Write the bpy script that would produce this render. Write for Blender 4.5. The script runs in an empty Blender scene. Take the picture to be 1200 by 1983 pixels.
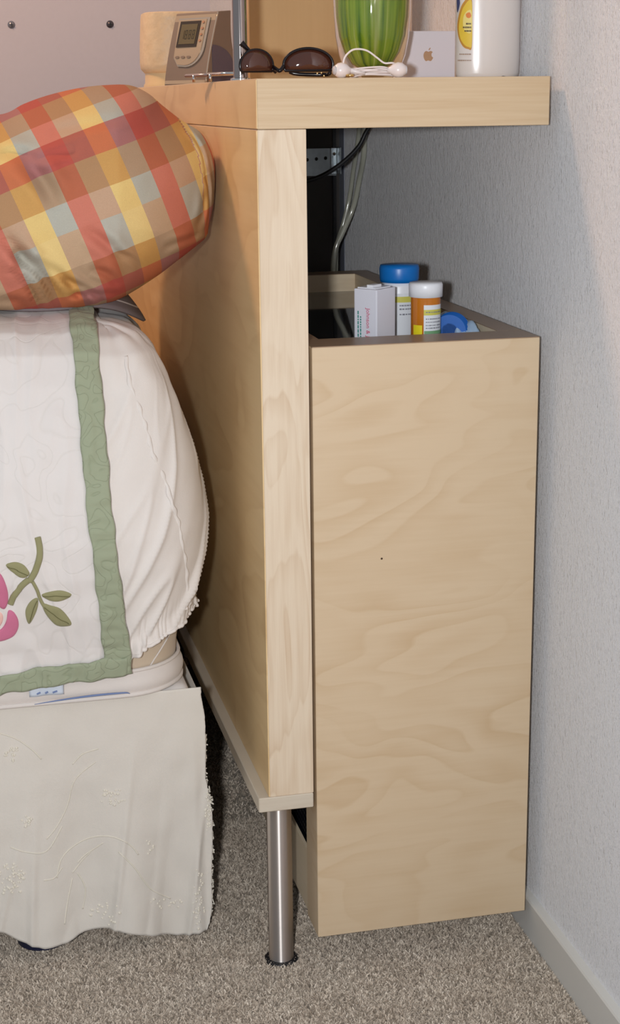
import bpy, bmesh, math, random
from math import sin, cos, pi, radians, sqrt, atan2
from mathutils import Vector, Matrix, noise
from mathutils.bvhtree import BVHTree
random.seed(7)
SC = bpy.context.scene
COL = SC.collection
H = 0.955                                   # camera height above the carpet
# ------------------------------------------------------------------ camera
AX_R = Vector((0.97372043, -0.22747809, -0.01105613))
AX_D = Vector((-0.06828345, -0.24528623, -0.96704293))
AX_F = Vector((0.21726917, 0.94238441, -0.2543732))
FPX = 3041.075
cam_d = bpy.data.cameras.new('camera'); cam = bpy.data.objects.new('camera', cam_d); COL.objects.link(cam)
m = Matrix.Identity(4)
for i in range(3):
    m[i][0] = AX_R[i]; m[i][1] = -AX_D[i]; m[i][2] = -AX_F[i]
m[2][3] = H
cam.matrix_world = m
cam_d.sensor_fit = 'VERTICAL'; cam_d.sensor_height = 36.0; cam_d.lens = FPX / 1983.0 * 36.0
cam_d.clip_start = 0.02; cam_d.clip_end = 60
SC.camera = cam
# ------------------------------------------------------------------ world, lights, exposure
w = bpy.data.worlds.new('room_ambience'); SC.world = w; w.use_nodes = True
bg = w.node_tree.nodes['Background']; bg.inputs[0].default_value = (0.84, 0.92, 1.0, 1); bg.inputs[1].default_value = 0.38
def bulb(name, loc, radius, power, col):
    d = bpy.data.lights.new(name, 'POINT'); d.shadow_soft_size = radius; d.energy = power; d.color = col
    o = bpy.data.objects.new(name, d); COL.objects.link(o); o.location = loc
    return o
bulb('camera_flash', (-0.095, -0.02, H + 0.01), 0.022, 65, (0.96, 0.98, 1.0))
bulb('bedroom_lamp', (-0.75, 2.38, H + 1.5), 0.13, 92, (1.0, 0.58, 0.34))
SC.view_settings.view_transform = 'Standard'; SC.view_settings.look = 'None'
SC.view_settings.exposure = 0.0; SC.view_settings.gamma = 1.0; SC.view_settings.use_curve_mapping = False

# ------------------------------------------------------------------ helpers
def ray(u, v):
    c = Vector(((u - 600) / FPX, (v - 991.5) / FPX, 1.0))
    return AX_R * c.x + AX_D * c.y + AX_F
def atY(u, v, Y):                           # point at depth Y seen at (u, v), z above the floor
    d = ray(u, v); p = d * (Y / d.y); return Vector((p.x, p.y, p.z + H))
def atZ(u, v, z):
    d = ray(u, v); p = d * ((z - H) / d.z); return Vector((p.x, p.y, z))

def srgb(r, g, b):
    f = lambda c: (c / 255 / 12.92) if c / 255 <= 0.04045 else ((c / 255 + 0.055) / 1.055) ** 2.4
    return (f(r), f(g), f(b), 1)
class NT:
    def __init__(s, name):
        s.m = bpy.data.materials.new(name); s.m.use_nodes = True; s.t = s.m.node_tree
        s.b = s.t.nodes['Principled BSDF']; s.out = s.t.nodes['Material Output']
    def n(s, typ, **k):
        o = s.t.nodes.new(typ)
        for a, v in k.items(): setattr(o, a, v)
        return o
    def l(s, a, b): s.t.links.new(a, b)
    def val(s, sock, v):
        if hasattr(v, 'is_linked') or hasattr(v, 'links'): s.l(v, sock)
        else: sock.default_value = v
    def math(s, op, a, b=0.0, c=None):
        o = s.n('ShaderNodeMath', operation=op); s.val(o.inputs[0], a); s.val(o.inputs[1], b)
        if c is not None: s.val(o.inputs[2], c)
        return o.outputs[0]
    def coord(s, scale=(1, 1, 1), rot=(0, 0, 0), kind='Object'):
        t = s.n('ShaderNodeTexCoord'); mp = s.n('ShaderNodeMapping')
        s.l(t.outputs[kind], mp.inputs[0]); mp.inputs['Scale'].default_value = scale; mp.inputs['Rotation'].default_value = rot
        return mp.outputs[0]
    def noise(s, vec, scale, detail=2, rough=0.5, dist=0.0):
        o = s.n('ShaderNodeTexNoise'); s.l(vec, o.inputs['Vector']); o.inputs['Scale'].default_value = scale
        o.inputs['Detail'].default_value = detail; o.inputs['Roughness'].default_value = rough; o.inputs['Distortion'].default_value = dist
        return o.outputs[0]
    def ramp(s, fac, stops, interp='LINEAR'):
        o = s.n('ShaderNodeValToRGB'); r = o.color_ramp; r.interpolation = interp
        while len(r.elements) < len(stops): r.elements.new(0.5)
        for e, (p, c) in zip(r.elements, stops):
            e.position = p; e.color = c if len(c) == 4 else (*c, 1)
        s.l(fac, o.inputs[0]); return o.outputs[0]
    def mix(s, fac, a, b, blend='MIX'):
        o = s.n('ShaderNodeMix', data_type='RGBA', blend_type=blend)
        s.val(o.inputs[0], fac); s.val(o.inputs[6], a); s.val(o.inputs[7], b); return o.outputs[2]
    def bump(s, h, strength=0.3, dist=0.002):
        o = s.n('ShaderNodeBump'); s.l(h, o.inputs['Height']); o.inputs['Strength'].default_value = strength
        o.inputs['Distance'].default_value = dist; s.l(o.outputs[0], s.b.inputs['Normal']); return o
    def p(s, **k):
        for a, v in k.items():
            s.val(s.b.inputs[a.replace('_', ' ')], v)
        return s
def g(v): return (v, v, v, 1)
def plain(name, col, rough=0.5, metal=0.0, var=0.06, nscale=40, bump=0.0, spec=0.5, **k):
    t = NT(name); c = t.coord(); n = t.noise(c, nscale, 3)
    dark = tuple(x * (1 - var) for x in col[:3]) + (1,)
    t.p(Base_Color=t.mix(n, dark, col), Roughness=rough, Metallic=metal)
    t.b.inputs['Specular IOR Level'].default_value = spec
    if bump: t.bump(n, bump, 0.001)
    for a, v in k.items(): t.b.inputs[a.replace('_', ' ')].default_value = v
    return t.m
def wood(name, base, dark, fig=(3, 3, 8), lines=9, figs=0.5, fibre=(4, 4, 160), fibs=0.25, rough=0.42, seed=0.0, pale=0.0, light=None):
    t = NT(name)
    tc = t.n('ShaderNodeTexCoord'); mp = t.n('ShaderNodeMapping'); t.l(tc.outputs['Object'], mp.inputs[0])
    mp.inputs['Location'].default_value = (seed, seed * 0.7, seed * 1.3); mp.inputs['Scale'].default_value = fig
    n = t.noise(mp.outputs[0], 1.0, 2.0, 0.45, 0.35)
    x = t.math('FRACT', t.math('MULTIPLY', n, lines))
    ln = t.ramp(x, [(0.0, g(0.0)), (0.30, g(0.06)), (0.80, g(0.75)), (0.90, g(1.0)), (1.0, g(0.0))])
    # where the lines fade in and out
    mp3 = t.coord((7, 7, 9)); fade = t.ramp(t.noise(mp3, 1.0, 1), [(0.35, g(0.15)), (0.65, g(1))])
    f = t.coord(fibre); fn = t.noise(f, 1.0, 3, 0.6)
    big = t.noise(t.coord((2.2, 2.2, 2.2)), 1.0, 1)
    a = t.math('MULTIPLY', t.math('MULTIPLY', ln, fade), figs)
    b = t.math('MULTIPLY', t.math('SUBTRACT', fn, 0.4), fibs)
    fac = t.math('ADD', a, b); fac = t.math('ADD', fac, t.math('MULTIPLY', t.math('SUBTRACT', big, 0.5), 0.35)); 
    cl = t.n('ShaderNodeClamp'); t.l(fac, cl.inputs[0])
    t.p(Base_Color=t.mix(cl.outputs[0], base, dark), Roughness=rough); t.b.inputs['Specular IOR Level'].default_value = 0.4
    t.bump(fn, 0.05, 0.0005)
    return t.m

def rel(vs, o): return [(v[0] - o[0], v[1] - o[1], v[2] - o[2]) for v in vs]
def thing(name, label, cat, loc=(0, 0, 0), group=None):
    o = bpy.data.objects.new(name, None); COL.objects.link(o); o.location = loc; o.empty_display_size = 0.02
    o['label'] = label; o['category'] = cat
    if group: o['group'] = group
    return o
def tag(o, label, cat, group=None):
    o['label'] = label; o['category'] = cat
    if group: o['group'] = group
    return o
def org(p):
    v = Vector((0, 0, 0))
    while p is not None: v += p.location; p = p.parent
    return v
def obj(name, vf, mt, parent=None, smooth=False, label=None, kind=None, bevel=0.0, seg=2, loc=None, angle=None):
    """vf = (verts, faces) in world coordinates; made local to the parent (or loc)."""
    vs, fs = vf
    o0 = org(parent) if parent is not None else Vector(loc or (0, 0, 0))
    me = bpy.data.meshes.new(name); me.from_pydata(rel(vs, o0), [], fs); me.update()
    bm = bmesh.new(); bm.from_mesh(me); bmesh.ops.recalc_face_normals(bm, faces=bm.faces)
    if bevel:
        bmesh.ops.bevel(bm, geom=[e for e in bm.edges if e.is_manifold and e.calc_face_angle(0) > 0.6], offset=bevel, segments=seg, affect='EDGES', profile=0.6)
    bm.to_mesh(me); bm.free()
    if smooth:
        for pp in me.polygons: pp.use_smooth = True
        if angle: me.set_sharp_from_angle(angle=radians(angle))
    mts = mt if isinstance(mt, list) else [mt]
    for q in mts: me.materials.append(q)
    o = bpy.data.objects.new(name, me); COL.objects.link(o)
    if parent is not None: o.parent = parent
    else: o.location = o0
    if label: o['label'] = label
    if kind: o['kind'] = kind
    return o
def box(x0, x1, y0, y1, z0, z1):
    v = [(x, y, z) for z in (z0, z1) for y in (y0, y1) for x in (x0, x1)]
    return v, [(0, 2, 3, 1), (4, 5, 7, 6), (0, 1, 5, 4), (2, 6, 7, 3), (0, 4, 6, 2), (1, 3, 7, 5)]
def join(*vfs):
    V, F = [], []
    for vs, fs in vfs:
        k = len(V); V += [tuple(v) for v in vs]; F += [tuple(i + k for i in f) for f in fs]
    return V, F
def grid(fn, nu, nv, closeu=False, closev=False):
    V = [tuple(fn(i / (nu if closeu else nu - 1), j / (nv if closev else nv - 1))) for j in range(nv) for i in range(nu)]
    F = []
    for j in range(nv if closev else nv - 1):
        for i in range(nu if closeu else nu - 1):
            a = j * nu + i; b = j * nu + (i + 1) % nu; c = ((j + 1) % nv) * nu + (i + 1) % nu; d = ((j + 1) % nv) * nu + i
            F.append((a, b, c, d))
    return V, F
def lathe(c, prof, n=32, axis='z', sy=1.0):
    V, F = [], []
    for r, z in prof:
        for i in range(n):
            a = 2 * pi * i / n
            p = (r * cos(a), r * sy * sin(a), z)
            if axis == 'x': p = (p[2], p[0], p[1])
            if axis == 'y': p = (p[0], p[2], p[1])
            V.append((c[0] + p[0], c[1] + p[1], c[2] + p[2]))
    for j in range(len(prof) - 1):
        for i in range(n):
            F.append((j * n + i, j * n + (i + 1) % n, (j + 1) * n + (i + 1) % n, (j + 1) * n + i))
    if prof[0][0] > 1e-5: F.append(tuple(range(n - 1, -1, -1)))
    if prof[-1][0] > 1e-5: F.append(tuple(range((len(prof) - 1) * n, len(prof) * n)))
    return V, F
def smoothpath(pts, n=8, closed=False):
    P = [Vector(p) for p in pts]; out = []
    N = len(P); rng = N if closed else N - 1
    for i in range(rng):
        g_ = lambda k: P[k % N] if closed else P[max(0, min(N - 1, k))]
        p0, p1, p2, p3 = g_(i - 1), g_(i), g_(i + 1), g_(i + 2)
        for k in range(n):
            t = k / n
            out.append(0.5 * ((2 * p1) + (p2 - p0) * t + (2 * p0 - 5 * p1 + 4 * p2 - p3) * t * t + (3 * p1 - p0 - 3 * p2 + p3) * t ** 3))
    if not closed: out.append(P[-1])
    return out
def tube(pts, r, n=8, closed=False, flat=1.0, up=None):
    P = [Vector(p) for p in pts]; V, F = [], []; N = len(P); ref = Vector(up) if up else Vector((0.13, -1, 0.21)).normalized()
    for i, p in enumerate(P):
        a = P[(i - 1) % N] if closed or i else P[0]; b = P[(i + 1) % N] if closed or i < N - 1 else P[-1]
        d = (b - a).normalized(); s = d.cross(ref)
        if s.length < 0.15: s = d.cross(Vector((1, 0, 0.1)))
        s.normalize(); q = s.cross(d)
        rr = r(i / (N - 1)) if callable(r) else r
        for k in range(n):
            t = 2 * pi * k / n; V.append(tuple(p + s * rr * cos(t) + q * rr * flat * sin(t)))
    for i in range(N if closed else N - 1):
        for k in range(n):
            j = (i + 1) % N; F.append((i * n + k, i * n + (k + 1) % n, j * n + (k + 1) % n, j * n + k))
    if not closed: F += [tuple(range(n - 1, -1, -1)), tuple(range((N - 1) * n, N * n))]
    return V, F
def xf(vf, M): return [tuple(M @ Vector(v)) for v in vf[0]], vf[1]
def prism(poly, to3, th):
    """flat polygon (list of 2-D), to3(x, y, h) -> 3-D, thickness th"""
    n = len(poly); V = [tuple(to3(x, y, 0)) for x, y in poly] + [tuple(to3(x, y, th)) for x, y in poly]
    F = [tuple(range(n - 1, -1, -1)), tuple(range(n, 2 * n))] + [(i, (i + 1) % n, n + (i + 1) % n, n + i) for i in range(n)]
    return V, F
def lerp(a, b, t): return a + (b - a) * t
def tab(T, x):
    if x <= T[0][0]: return T[0][1]
    for (a, b), (c, d) in zip(T, T[1:]):
        if x <= c: return b + (d - b) * (x - a) / (c - a)
    return T[-1][1]
def sstep(a, b, x):
    t = max(0, min(1, (x - a) / (b - a))); return t * t * (3 - 2 * t)
def text_obj(name, body, size, mt, parent, M, extrude=0.0001, label=None):
    cu = bpy.data.curves.new(name, 'FONT'); cu.body = body; cu.size = size; cu.extrude = extrude; cu.align_x = 'CENTER'; cu.align_y = 'CENTER'; cu.resolution_u = 3
    tmp = bpy.data.objects.new('tmp', cu); COL.objects.link(tmp)
    dg = bpy.context.evaluated_depsgraph_get(); me = bpy.data.meshes.new_from_object(tmp.evaluated_get(dg))
    bpy.data.objects.remove(tmp)
    me.transform(Matrix.Translation(-org(parent)) @ M)
    me.materials.clear(); me.materials.append(mt); me.name = name
    o = bpy.data.objects.new(name, me); COL.objects.link(o); o.parent = parent
    if label: o['label'] = label
    return o

# ------------------------------------------------------------------ materials
def wall_mat(name, col, stretch=(1, 1, 0.5), amt=0.5, sheen=0.0):
    t = NT(name); c = t.coord(stretch); n = t.noise(c, 300, 3, 0.6); n2 = t.noise(c, 110, 2)
    h = t.math('ADD', t.math('MULTIPLY', n, 0.7), t.math('MULTIPLY', n2, 0.6))
    t.p(Base_Color=t.mix(t.math('MULTIPLY', n2, 0.5), tuple(x * 0.93 for x in col[:3]) + (1,), col), Roughness=0.6); t.b.inputs['Specular IOR Level'].default_value = 0.35
    t.bump(h, amt, 0.0042 if sheen else 0.002); t.b.inputs['Sheen Weight'].default_value = sheen; t.b.inputs['Sheen Roughness'].default_value = 0.45; return t.m
M_wall = wall_mat('orange_peel_wall_paint', srgb(208, 207, 211), (1, 1, 0.6), 1.0, 0.8)
M_farwall = wall_mat('smooth_far_wall_paint', srgb(206, 204, 212), (1, 1, 1), 0.12)
M_base = plain('baseboard_paint', srgb(214, 212, 207), 0.35, nscale=20, var=0.03)
def carpet_mat():
    t = NT('beige_carpet'); c = t.coord()
    a = t.noise(c, 330, 3, 0.7); b = t.noise(c, 120, 2, 0.6); d = t.noise(c, 16, 3)
    x = t.math('ADD', t.math('MULTIPLY', a, 0.6), t.math('MULTIPLY', b, 0.4))
    col = t.ramp(x, [(0.34, srgb(130, 120, 110)), (0.45, srgb(158, 146, 132)), (0.53, srgb(180, 168, 152)), (0.66, srgb(215, 202, 184))])
    col = t.mix(t.ramp(d, [(0.35, g(0)), (0.7, g(0.35))]), col, srgb(126, 108, 92))
    t.p(Base_Color=col, Roughness=0.95); t.b.inputs['Specular IOR Level'].default_value = 0.1
    t.b.inputs['Sheen Weight'].default_value = 0.25
    t.bump(x, 1.0, 0.006); return t.m
M_carpet = carpet_mat()
CARPET_PILE = True
WB, WD = srgb(212, 189, 158), srgb(186, 148, 104)
M_box = wood('birch_veneer_cathedral', WB, srgb(184, 148, 102), fig=(4.0, 4, 9.0), lines=11, figs=0.34, fibre=(9, 9, 170), fibs=0.35, seed=3.1)
M_shelf = wood('birch_veneer_fine_grain', srgb(210, 186, 153), srgb(178, 140, 96), fig=(3, 3, 60), lines=5, figs=0.16, fibre=(8, 8, 300), fibs=0.75, seed=1.0)
M_panel = wood('birch_edge_vertical', srgb(224, 206, 182), srgb(184, 148, 108), fig=(24, 4, 4.2), lines=8, figs=0.35, fibre=(260, 20, 9), fibs=0.6, seed=2.2)
M_face = wood('birch_veneer_headboard_face', srgb(226, 196, 148), srgb(186, 144, 92), fig=(3, 3, 7), lines=7, figs=0.35, fibre=(8, 3, 90), fibs=0.4, seed=5.0)
M_plate = wood('raw_beech_board', srgb(206, 194, 176), srgb(170, 146, 118), fig=(3, 3, 40), lines=4, figs=0.15, fibre=(8, 8, 200), fibs=0.5, rough=0.6)
M_board = wood('birch_shelf_tower', srgb(202, 168, 120), srgb(172, 130, 82), fig=(5, 4, 2.0), lines=6, figs=0.25, fibre=(120, 60, 6), fibs=0.35, seed=8)
M_rim = wood('brown_edge_band', srgb(150, 124, 100), srgb(112, 88, 68), fig=(8, 8, 20), lines=4, figs=0.2, rough=0.35)
M_inner = wood('birch_inner_board', srgb(222, 204, 176), srgb(180, 150, 112), fig=(4, 4, 20), lines=4, figs=0.2)
def brushed(name, col, rough=0.3, rs=0.9):
    t = NT(name); c = t.coord((30, 30, 700)); n = t.noise(c, 1, 3)
    t.p(Base_Color=col, Metallic=1.0, Roughness=t.math('MULTIPLY_ADD', n, 0.06, rough)); t.b.inputs['Anisotropic'].default_value = 0.95; t.b.inputs['Anisotropic Rotation'].default_value = 0.25
    tg = t.n('ShaderNodeTangent', direction_type='RADIAL', axis='Z'); t.l(tg.outputs[0], t.b.inputs['Tangent']); return t.m
M_steel = brushed('brushed_steel', (0.72, 0.66, 0.62, 1), 0.40)
M_chrome = plain('chrome', (0.75, 0.72, 0.70, 1), 0.08, 1.0, var=0.02)
M_post = plain('post_chrome', (0.42, 0.36, 0.34, 1), 0.07, 1.0, var=0.02)
M_zinc = plain('galvanised_zinc', (0.62, 0.68, 0.72, 1), 0.35, 0.85, var=0.25, nscale=120, bump=0.05)
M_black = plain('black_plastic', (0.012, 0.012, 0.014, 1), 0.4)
M_blackglass = plain('black_glass', (0.015, 0.017, 0.018, 1), 0.04, 0.0, spec=0.9)
M_darkpanel = plain('dark_back_panel', srgb(88, 82, 78), 0.55, var=0.2, nscale=8)
M_white = plain('white_trim', srgb(205, 208, 215), 0.4, var=0.03)
def cloth(name, col, col2=None, ws=900, bstr=0.25, rough=0.85, wr=0.0, sheen=0.2):
    t = NT(name); c = t.coord(); n = t.noise(c, ws, 2, 0.6); n2 = t.noise(c, 14, 3)
    k = t.mix(t.math('MULTIPLY', n2, 0.5), col, col2 or tuple(x * 0.94 for x in col[:3]) + (1,))
    h = t.math('ADD', t.math('MULTIPLY', n, 0.35), t.math('MULTIPLY', t.noise(t.coord((1, 1, 0.6)), 60, 3), wr))
    t.p(Base_Color=k, Roughness=rough); t.b.inputs['Sheen Weight'].default_value = sheen; t.b.inputs['Specular IOR Level'].default_value = 0.2
    t.bump(h, bstr, 0.0015); return t.m
def stitched(name, col, col2, sc=26, depth=0.6):
    t = NT(name); c = t.coord(); n = t.noise(c, sc, 1, 0.4, 0.6); x = t.math('FRACT', t.math('MULTIPLY', n, 7.0))
    ln = t.ramp(x, [(0.0, g(0)), (0.10, g(1)), (0.90, g(1)), (1.0, g(0))]); w2 = t.noise(c, 45, 3); wv = t.noise(c, 900, 2)
    t.p(Base_Color=t.mix(t.math('MULTIPLY_ADD', ln, 0.75, 0.25), col2, col), Roughness=0.85); t.b.inputs['Sheen Weight'].default_value = 0.1; t.b.inputs['Specular IOR Level'].default_value = 0.15
    h = t.math('ADD', t.math('MULTIPLY', ln, 0.5), t.math('ADD', t.math('MULTIPLY', w2, 0.9), t.math('MULTIPLY', wv, 0.12)))
    t.bump(h, depth, 0.0016); return t.m
M_sheet = cloth('cream_sheet_cotton', srgb(226, 219, 213), wr=0.8)
M_quilt = stitched('white_quilt_cotton', srgb(222, 216, 212), srgb(217, 211, 206), 17, 0.28)
M_border = stitched('sage_green_cotton', srgb(156, 163, 138), srgb(147, 155, 129), 38, 0.5)
M_leaf = cloth('olive_applique_cotton', srgb(148, 144, 106), wr=0.6)
M_vein = cloth('dark_olive_thread', srgb(104, 100, 62))
M_pink = cloth('rose_applique_cotton', srgb(204, 118, 148), srgb(190, 100, 130), wr=0.6)
M_palepink = cloth('pale_pink_applique_cotton', srgb(235, 190, 180))
M_skirt = cloth('bed_skirt_cotton', srgb(220, 213, 203), wr=1.2, bstr=0.4)
M_thread = cloth('cream_embroidery_thread', srgb(228, 221, 206), bstr=0.5)
M_tick = cloth('mattress_ticking', srgb(205, 188, 166), srgb(188, 170, 148), wr=0.5)
M_ticklight = cloth('white_mattress_border', srgb(222, 214, 208))
M_blueprint = plain('blue_print', srgb(116, 134, 176), 0.7)

# ------------------------------------------------------------------ setting
def struct(name, vf, mt, **k): return obj(name, vf, mt, kind='structure', **k)
WX = 0.6245
struct('floor', box(-3.2, WX + 0.1, -0.8, 3.75, -0.05, 0.0), M_carpet)
struct('wall_right', box(WX, WX + 0.1, -0.8, 3.75, -0.05, 2.45), M_wall)
struct('wall_back', box(-3.2, WX + 0.1, 3.65, 3.75, -0.05, 2.45), M_farwall)
bb = [(WX, 0), (WX - 0.0095, 0), (WX - 0.0095, 0.0462), (WX - 0.0082, 0.0485), (WX, 0.0498)]
struct('baseboard_right', prism(bb, lambda x, z, h: (x, lerp(-0.8, 3.65, h), z), 1.0), M_base)
struct('baseboard_back', box(-3.2, WX - 0.0095, 3.637, 3.65, 0, 0.054), M_base)
for i, (u, v, lab) in enumerate(((22, 48, 'small pale screw in the back wall, left one of the two, nearer the photo edge'), (213, 47, 'small grey screw in the back wall, right one of the two, nearer the cream canister'))):
    p = atY(u, v, 3.65)
    s = thing('wall_screw', lab, 'screw', (p.x, 3.648, p.z), 'screws in the back wall')
    obj('screw_head', lathe((p.x, 3.65, p.z), [(0.0, -0.005), (0.004, -0.0045), (0.0078, -0.001), (0.0085, 0.0005)], 20, 'y'), plain('screw_metal%d' % i, srgb(150, 152, 160) if i == 0 else srgb(95, 92, 98), 0.35, 0.7), s, True)
    obj('slot', join(box(p.x - 0.0045, p.x + 0.0045, 3.6438, 3.6455, p.z - 0.0008, p.z + 0.0008), box(p.x - 0.0008, p.x + 0.0008, 3.6438, 3.6455, p.z - 0.0045, p.z + 0.0045)), M_black, s)

import numpy as np
rg = np.random.default_rng(5)
def pile(n, x0, x1, y0, y1):
    X = rg.uniform(x0, x1, n); Y = rg.uniform(y0, y1, n); a = rg.uniform(0, np.pi * 2, n)
    w_ = rg.uniform(0.0006, 0.0011, n); h = rg.uniform(0.0018, 0.0040, n); lx = rg.normal(0, 0.0020, n); ly = rg.normal(0, 0.0020, n)
    P = np.zeros((n, 4, 3)); dx, dy = np.cos(a) * w_, np.sin(a) * w_
    P[:, 0] = np.stack([X - dx, Y - dy, np.zeros(n)], 1); P[:, 1] = np.stack([X + dx, Y + dy, np.zeros(n)], 1)
    P[:, 2] = np.stack([X + dx * .6 + lx, Y + dy * .6 + ly, h], 1); P[:, 3] = np.stack([X - dx * .6 + lx, Y - dy * .6 + ly, h * .95], 1)
    return P
PP = np.concatenate([pile(330000, -0.35, WX - 0.0105, 1.20, 1.95), pile(60000, -1.2, -0.35, 1.2, 1.9), pile(50000, 0.25, WX - 0.0105, 1.95, 2.9), pile(40000, -1.2, WX - 0.0105, 0.6, 1.2)])
n_ = len(PP); me = bpy.data.meshes.new('carpet_pile')
me.vertices.add(n_ * 4); me.vertices.foreach_set('co', PP.reshape(-1)); me.loops.add(n_ * 4); me.loops.foreach_set('vertex_index', np.arange(n_ * 4, dtype=np.int32))
me.polygons.add(n_); me.polygons.foreach_set('loop_start', np.arange(0, n_ * 4, 4, dtype=np.int32)); me.update()
tn = me.attributes.new('tone', 'FLOAT', 'POINT'); tn.data.foreach_set('value', np.repeat(rg.random(n_), 4).astype(np.float32))
t = NT('carpet_fibre'); aa = t.n('ShaderNodeAttribute', attribute_name='tone'); dn = t.noise(t.coord(), 14, 3)
fc = t.ramp(aa.outputs['Fac'], [(0.0, srgb(160, 148, 136)), (0.35, srgb(192, 179, 164)), (0.7, srgb(208, 195, 179)), (1.0, srgb(236, 224, 208))])
t.p(Base_Color=t.mix(t.ramp(dn, [(0.35, g(0)), (0.7, g(0.3))]), fc, srgb(176, 156, 136)), Roughness=0.9); t.b.inputs['Specular IOR Level'].default_value = 0.1
me.materials.append(t.m); cpo = bpy.data.objects.new('carpet_pile', me); COL.objects.link(cpo); cpo.parent = bpy.data.objects['floor']; cpo['kind'] = 'stuff'

# ------------------------------------------------------------------ headboard: shelf slab, upright panel, base board, steel legs
YF, YB = 1.55, 3.25
hb = thing('headboard', 'birch veneer headboard with thick overhanging top shelf on round steel legs, right of bed', 'headboard', (0.333, 1.58, 0))
z_sh0, z_sh1 = H - 0.0287, H + 0.0197
z_pl0, z_pl1 = H - 0.7548, H - 0.7378
obj('shelf_slab', box(0.3092, 0.612, YF, YB, z_sh0 + 0.0004, z_sh1), M_shelf, hb, bevel=0.0006, seg=1)
obj('slab_front_face', box(0.3084, 0.3092, YF + 0.0006, YB, z_sh0 + 0.0012, z_sh1 - 0.0012), M_face, hb, label='honey-toned long edge veneer of the top shelf facing the bed')
# upright panel: pale end post veneer at the camera end, veneered face towards the bed
obj('upright_panel', box(0.3092, 0.3582, YF + 0.001, YB, z_pl1, z_sh0), M_panel, hb, bevel=0.0006, seg=1)
obj('face_veneer', box(0.3080, 0.3092, YF + 0.0014, YB, z_pl1 + 0.0005, z_sh0 - 0.001), M_face, hb, label='honey-toned veneer facing the bed')
obj('base_board', box(0.2965, 0.3578, YF, YB, z_pl0, z_pl1), M_plate, hb, bevel=0.001, seg=1, label='pale raw wood base board projecting below the panel')
for yy in (1.582, 2.4, 3.15):
    lg = obj('leg', lathe((0.325, yy, 0), [(0.0142, 0.002), (0.0142, z_pl0)], 40), M_steel, hb, True, angle=40)
    obj('foot_flange', lathe((0.325, yy, 0), [(0.0195, 0.0), (0.0195, 0.0022), (0.018, 0.0032), (0.0143, 0.0036)], 32), M_black, lg, True, label='dark flared foot cap')
    obj('mounting_disc', lathe((0.325, yy, 0), [(0.017, z_pl0 - 0.004), (0.017, z_pl0)], 28), M_black, lg, True, angle=40)

# ------------------------------------------------------------------ pull-out storage unit behind the headboard
zt, zb = H - 0.245, H - 0.9155
cab = thing('pull_out_cabinet', 'tall birch veneer pull-out cabinet standing between headboard and right wall', 'cabinet', (0.485, 1.56, 0))
X0, X1 = 0.3615, 0.6083
fp = obj('front_panel', box(X0, X1, YF + 0.0005, 1.604, zb, zt - 0.0008), M_box, cab, bevel=0.0006, seg=1)
obj('edge_band', box(X0 + 0.0003, X1 - 0.0003, YF + 0.001, 1.6037, zt - 0.0008, zt), M_rim, fp, label='brown top edge band')
sr = obj('side_panel', box(0.5805, X1 - 0.0006, 1.604, 2.252, zb, zt - 0.0008), M_inner, cab)
obj('edge_band', box(0.5808, X1 - 0.0008, 1.6045, 2.252, zt - 0.0008, zt), M_rim, sr)
sl = obj('side_rail', box(X0 + 0.0015, 0.3815, 1.604, 2.252, H - 0.285, zt - 0.0008), M_inner, cab)
obj('edge_band', box(X0 + 0.002, 0.381, 1.6045, 2.252, zt - 0.0008, zt), M_rim, sl)
obj('side_rail', box(X0 + 0.0015, 0.3665, 1.604, 2.252, zb + 0.003, H - 0.836), M_inner, cab)
bk = obj('back_panel', box(0.3815, 0.5805, 2.212, 2.252, zb, zt - 0.0008), M_inner, cab)
obj('edge_band', box(0.3817, 0.5803, 2.2125, 2.2515, zt - 0.0008, zt), M_rim, bk)
obj('glass_top', box(0.3817, 0.5803, 1.6045, 2.2115, H - 0.276, H - 0.270), M_blackglass, cab, label='glossy black glass tray surface')
obj('bottom_board', box(0.3665, 0.5805, 1.604, 2.212, zb + 0.004, zb + 0.02), M_inner, cab)
for k, (cx_, cy_) in enumerate(((0.40, 1.66), (0.57, 1.66), (0.40, 2.2), (0.57, 2.2))):
    obj('castor', lathe((cx_, cy_, 0.0185), [(0.006, -0.009), (0.0175, -0.008), (0.0185, 0), (0.0175, 0.008), (0.006, 0.009)], 20, 'x'), M_black, cab, True)
    # little fork down from the board
    obj('castor_fork', join(box(cx_ - 0.012, cx_ - 0.0095, cy_ - 0.008, cy_ + 0.008, 0.014, zb + 0.0045), box(cx_ + 0.0095, cx_ + 0.012, cy_ - 0.008, cy_ + 0.008, 0.014, zb + 0.0045)), M_zinc, cab)
# the tiny knot on the front panel
pk = atY(739, 1082, YF)
obj('pin_knot', lathe((pk.x, YF + 0.0003, pk.z), [(0.0, -0.0004), (0.0010, -0.0003), (0.0012, 0.0)], 10, 'y'), plain('dark_knot', srgb(70, 48, 30), 0.7), fp, label='tiny dark pin knot')
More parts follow.
